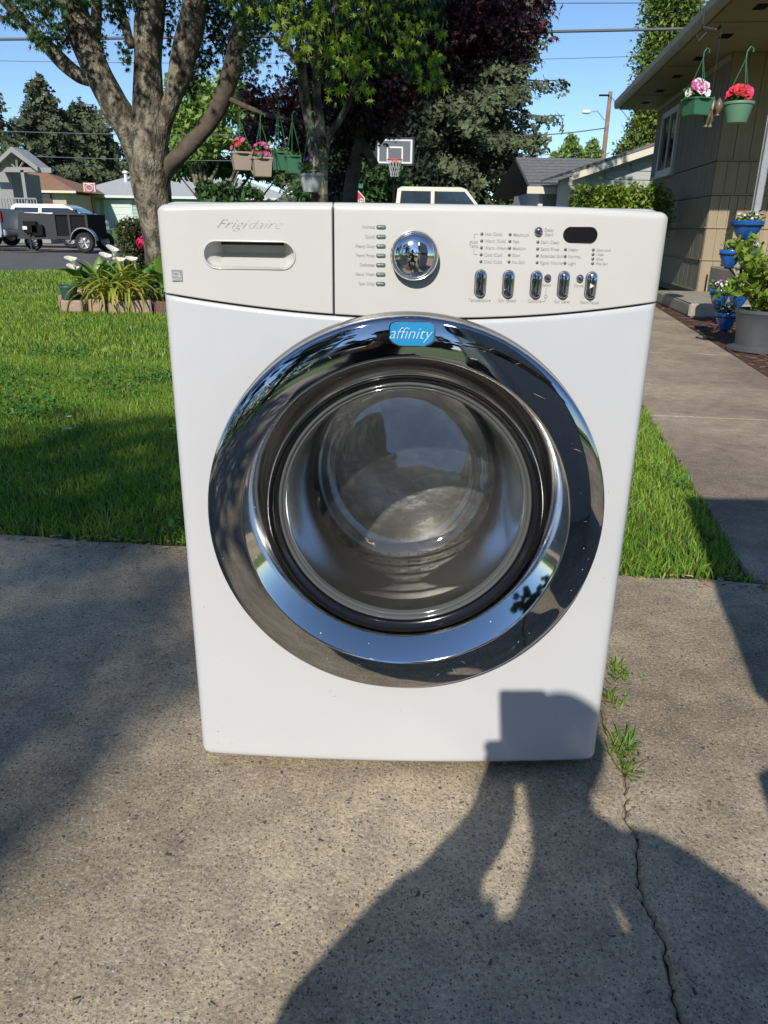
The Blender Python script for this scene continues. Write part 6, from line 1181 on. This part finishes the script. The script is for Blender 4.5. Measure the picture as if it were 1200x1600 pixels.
for k in range(46):
    a = rg.uniform(0, 2*math.pi); R = rg.uniform(.05, .42); H = rg.uniform(.12, .62)*(1-.3*R); b = V(c[0]+rg.normal()*.05, c[1]+rg.normal()*.05, .3); e = b+V(math.cos(a)*R, math.sin(a)*R, H); m_ = (b+e)/2+V(0, 0, .06); q.tube([b, m_, e], [.006, .005, .003], 5)
    for u in np.linspace(.35, 1, 5): p = (b*(1-u)+m_*u) if u < .5 else (m_*(1-(u-.5)*2)+e*(u-.5)*2); tips.append(p)
    tips.append(e)
q.build('stems', mat('woody_stem', (.22, .16, .09), .8), shr, smooth=True)
Mshl = [mat('shrub_leaf', c_, .35, trans=.35, coat=.2) for c_ in ((.22, .33, .035), (.32, .42, .06), (.15, .26, .03))]
tp = np.array([t+rg.normal(size=3)*.028 for t in tips for _ in range(5)]); rg.shuffle(tp)
leafobjs(shr, tp[:290], .075, Mshl, 'oval', seed=3, up=.8); foliage('foliage', tp[290:], .07, Mshl[0], shr, 'oval', up=.8, rg=rg, kind='stuff')
cane = M(); a, b = onY(1146, 420, 5.6), onY(1160, 448, 5.6); cane.tube([b-(a-b)*2, a], .008, 6); cane.build('cane', mat('pale_cane', (.45, .36, .22), .7), shr)
wo = onY(1168, 432, 7.2); orn = thing('garden_ornament', (wo[0], 7.2, 0), 'white curled metal ornament behind the blue pots', 'ornament'); q = M()
th = np.linspace(0, 4.6, 18); sc_ = pxm(wo)
q.tube([wo+V((4+14*t/4.6)*math.cos(t)*sc_, 0, (4+14*t/4.6)*math.sin(t)*sc_) for t in th], .018, 6); w2 = onY(1172, 408, 7.2); q.tube([w2+V((3+10*t/4.6)*math.cos(-t)*sc_, 0, (3+12*t/4.6)*math.sin(-t)*sc_) for t in th], .018, 6); q.tube([(wo[0], 7.2, .0), (wo[0], 7.2, w2[2])], .014, 6); q.build('scrolls', Mwhite, orn, smooth=True)
# ------------------------------------------------------------------ small things: mulch chips, pebbles, tufts, daisies, litter
rg = np.random.default_rng(33)
def chips(name, n, keep, x0, x1, y0, y1, sz, m_, z=.003, **k):
    x = rg.uniform(x0, x1, n); y = rg.uniform(y0, y1, n); ok = keep(x, y); x = x[ok]; y = y[ok]; n = len(x); a = rg.uniform(0, 6.28, n); L_ = sz*rg.uniform(.4, 1.4, n); W_ = L_*rg.uniform(.15, .5, n); t = rg.normal(size=n)*.3
    T = np.array([[-1, -1, 0], [1, -1, 0], [1, 1, 0], [-1, 1, 0], [-.8, -.7, 1], [.8, -.7, 1], [.7, .8, 1], [-.8, .7, 1]], float); v = np.zeros((n, 8, 3)); c_, s_ = np.cos(a)[:, None], np.sin(a)[:, None]
    X = T[None, :, 0]*L_[:, None]/2; Y = T[None, :, 1]*W_[:, None]/2; v[:, :, 0] = x[:, None]+X*c_-Y*s_; v[:, :, 1] = y[:, None]+X*s_+Y*c_; v[:, :, 2] = z+T[None, :, 2]*.2*L_[:, None]*.5+np.abs(X*t[:, None])*.6
    return fastmesh(name, v, [(4, 5, 6, 7), (0, 1, 5, 4), (1, 2, 6, 5), (2, 3, 7, 6), (3, 0, 4, 7)], m_, **k)
Mchip = mat('bark_chip', (.14, .065, .035), .85, island=.7)
inm = lambda x, y: (x > WL_(y)+.96) & (x < WL_(y)+2.6) & (y < 9.6)
chips('mulch_chips', 5200, inm, 1.8, 5, .5, 9.6, .05, Mchip, label='reddish bark mulch chips between the walk and the house', kind='stuff', cat='mulch')
Mpeb = mat('pebble', (.16, .14, .12), .7, island=.75)
chips('pebbles', 2600, lambda x, y: (y < EDGE(x)-.02), -1.6, 1.8, -.7, 1.0, .0075, Mpeb, z=-.001, label='tiny worn stones showing in the driveway surface', kind='stuff', cat='gravel')
Mlit = mat('clipping', (.30, .25, .12), .8, island=.5)
chips('grass_clippings', 5200, lambda x, y: (np.abs(y-EDGE(x)+.015) < .045*np.abs(np.sin(x*3.3+1))+.012), -3.2, 1.0, .7, 1.35, .016, Mlit, z=.001, label='dry clippings and crumbs of soil along the lawn edge', kind='stuff', cat='litter')
chips('soil_crumbs', 5200, lambda x, y: (np.abs(y-EDGE(x)+.004) < .02+.012*np.sin(x*7)), -3.2, 1.0, .7, 1.35, .010, Mdirt, z=-.001, label='dark soil spilled over the slab edge by the lawn', kind='stuff', cat='soil')
def tuft(px, py, n, R, H, label, seed, m_=Mgr, lean=1.0):
    g = onZ(px, py); rg = np.random.default_rng(seed); t = thing('grass_tuft', (g[0], g[1], 0), label, 'weed', 'weeds in the driveway joint'); N_ = n
    x = g[0]+rg.normal(size=n)*R*.5; y = g[1]+rg.normal(size=n)*R; a = rg.uniform(0, 6.28, n); L_ = H*rg.uniform(.5, 1.2, n); l = lean*rg.uniform(.4, 1.2, n)*L_; v = np.zeros((n, 5, 3)); w_ = .0019*rg.uniform(.6, 1.6, n); b = a+1.57
    for i, (sd, u) in enumerate(((-1, 0), (1, 0), (-.8, .5), (.8, .5), (0, 1))): v[:, i, 0] = x+sd*w_*np.cos(b)+l*u*np.cos(a); v[:, i, 1] = y+sd*w_*np.sin(b)+l*u*np.sin(a); v[:, i, 2] = -.005+L_*u*(1-.35*u)
    fastmesh('blades', v, BL, m_, t, kind='stuff')
Mweed = mat('weed_blades', (.17, .27, .04), .5, island=.45, trans=.35)
tuft(965, 1052, 70, .022, .038, 'topmost weed tuft beside the washer side in the driveway joint', 1, Mweed); tuft(953, 1092, 60, .018, .032, 'weed tuft hugging the lower right side of the washer', 2, Mweed); tuft(975, 1172, 85, .022, .042, 'grass tuft just right of the washer bottom corner', 3, Mweed); tuft(983, 1205, 45, .012, .025, 'lowest yellowing tuft where the open crack begins', 4, Mweed); tuft(1008, 1056, 16, .008, .012, 'tiny weed sprig alone on the concrete', 5, Mweed)
q = M()
for x, y in ck[::3]:
    if y > -.6: q.lathe([(.001, .002), (.004, .0), (.005, -.02)], (x+rg.normal()*.002, y, -.006), 5)
q.build('joint_moss', Mdirt, drive, kind='stuff')
def daisy(px, py, label):
    g = onZ(px, py, .05); t = thing('daisy', (g[0], g[1], 0), label, 'flower'); q = M(); q.tube([(g[0], g[1], 0), (g[0], g[1], .05)], .001, 4); q.build('stem', Mleaf, t); q = M()
    for k in range(12): a = k*math.pi/6; d = V(math.cos(a), math.sin(a), 0); s_ = V(-d[1], d[0], 0); c_ = V(g[0], g[1], .052); q.quad(c_+d*.003-s_*.001, c_+d*.013-s_*.0028+V(0, 0, .003), c_+d*.013+s_*.0028+V(0, 0, .003), c_+d*.003+s_*.001)
    q.build('petals', Fw, t); q = M(); q.lathe([(.004, 0), (.003, .002), (.0005, .003)], (g[0], g[1], .052), 8, capt=True); q.build('centre', mat('daisy_yellow', (.8, .55, .03), .7) if 'daisy_yellow' not in bpy.data.materials else bpy.data.materials['daisy_yellow'], t)
for a in ((108, 652, 'white daisy standing out in the shaded lawn'), (101, 671, 'small daisy left of the pair below the bright one'), (108, 671, 'small daisy right of the pair below the bright one'), (100, 506, 'white clover head in the lawn below the flower bed')): daisy(*a)
S.render.use_persistent_data = False
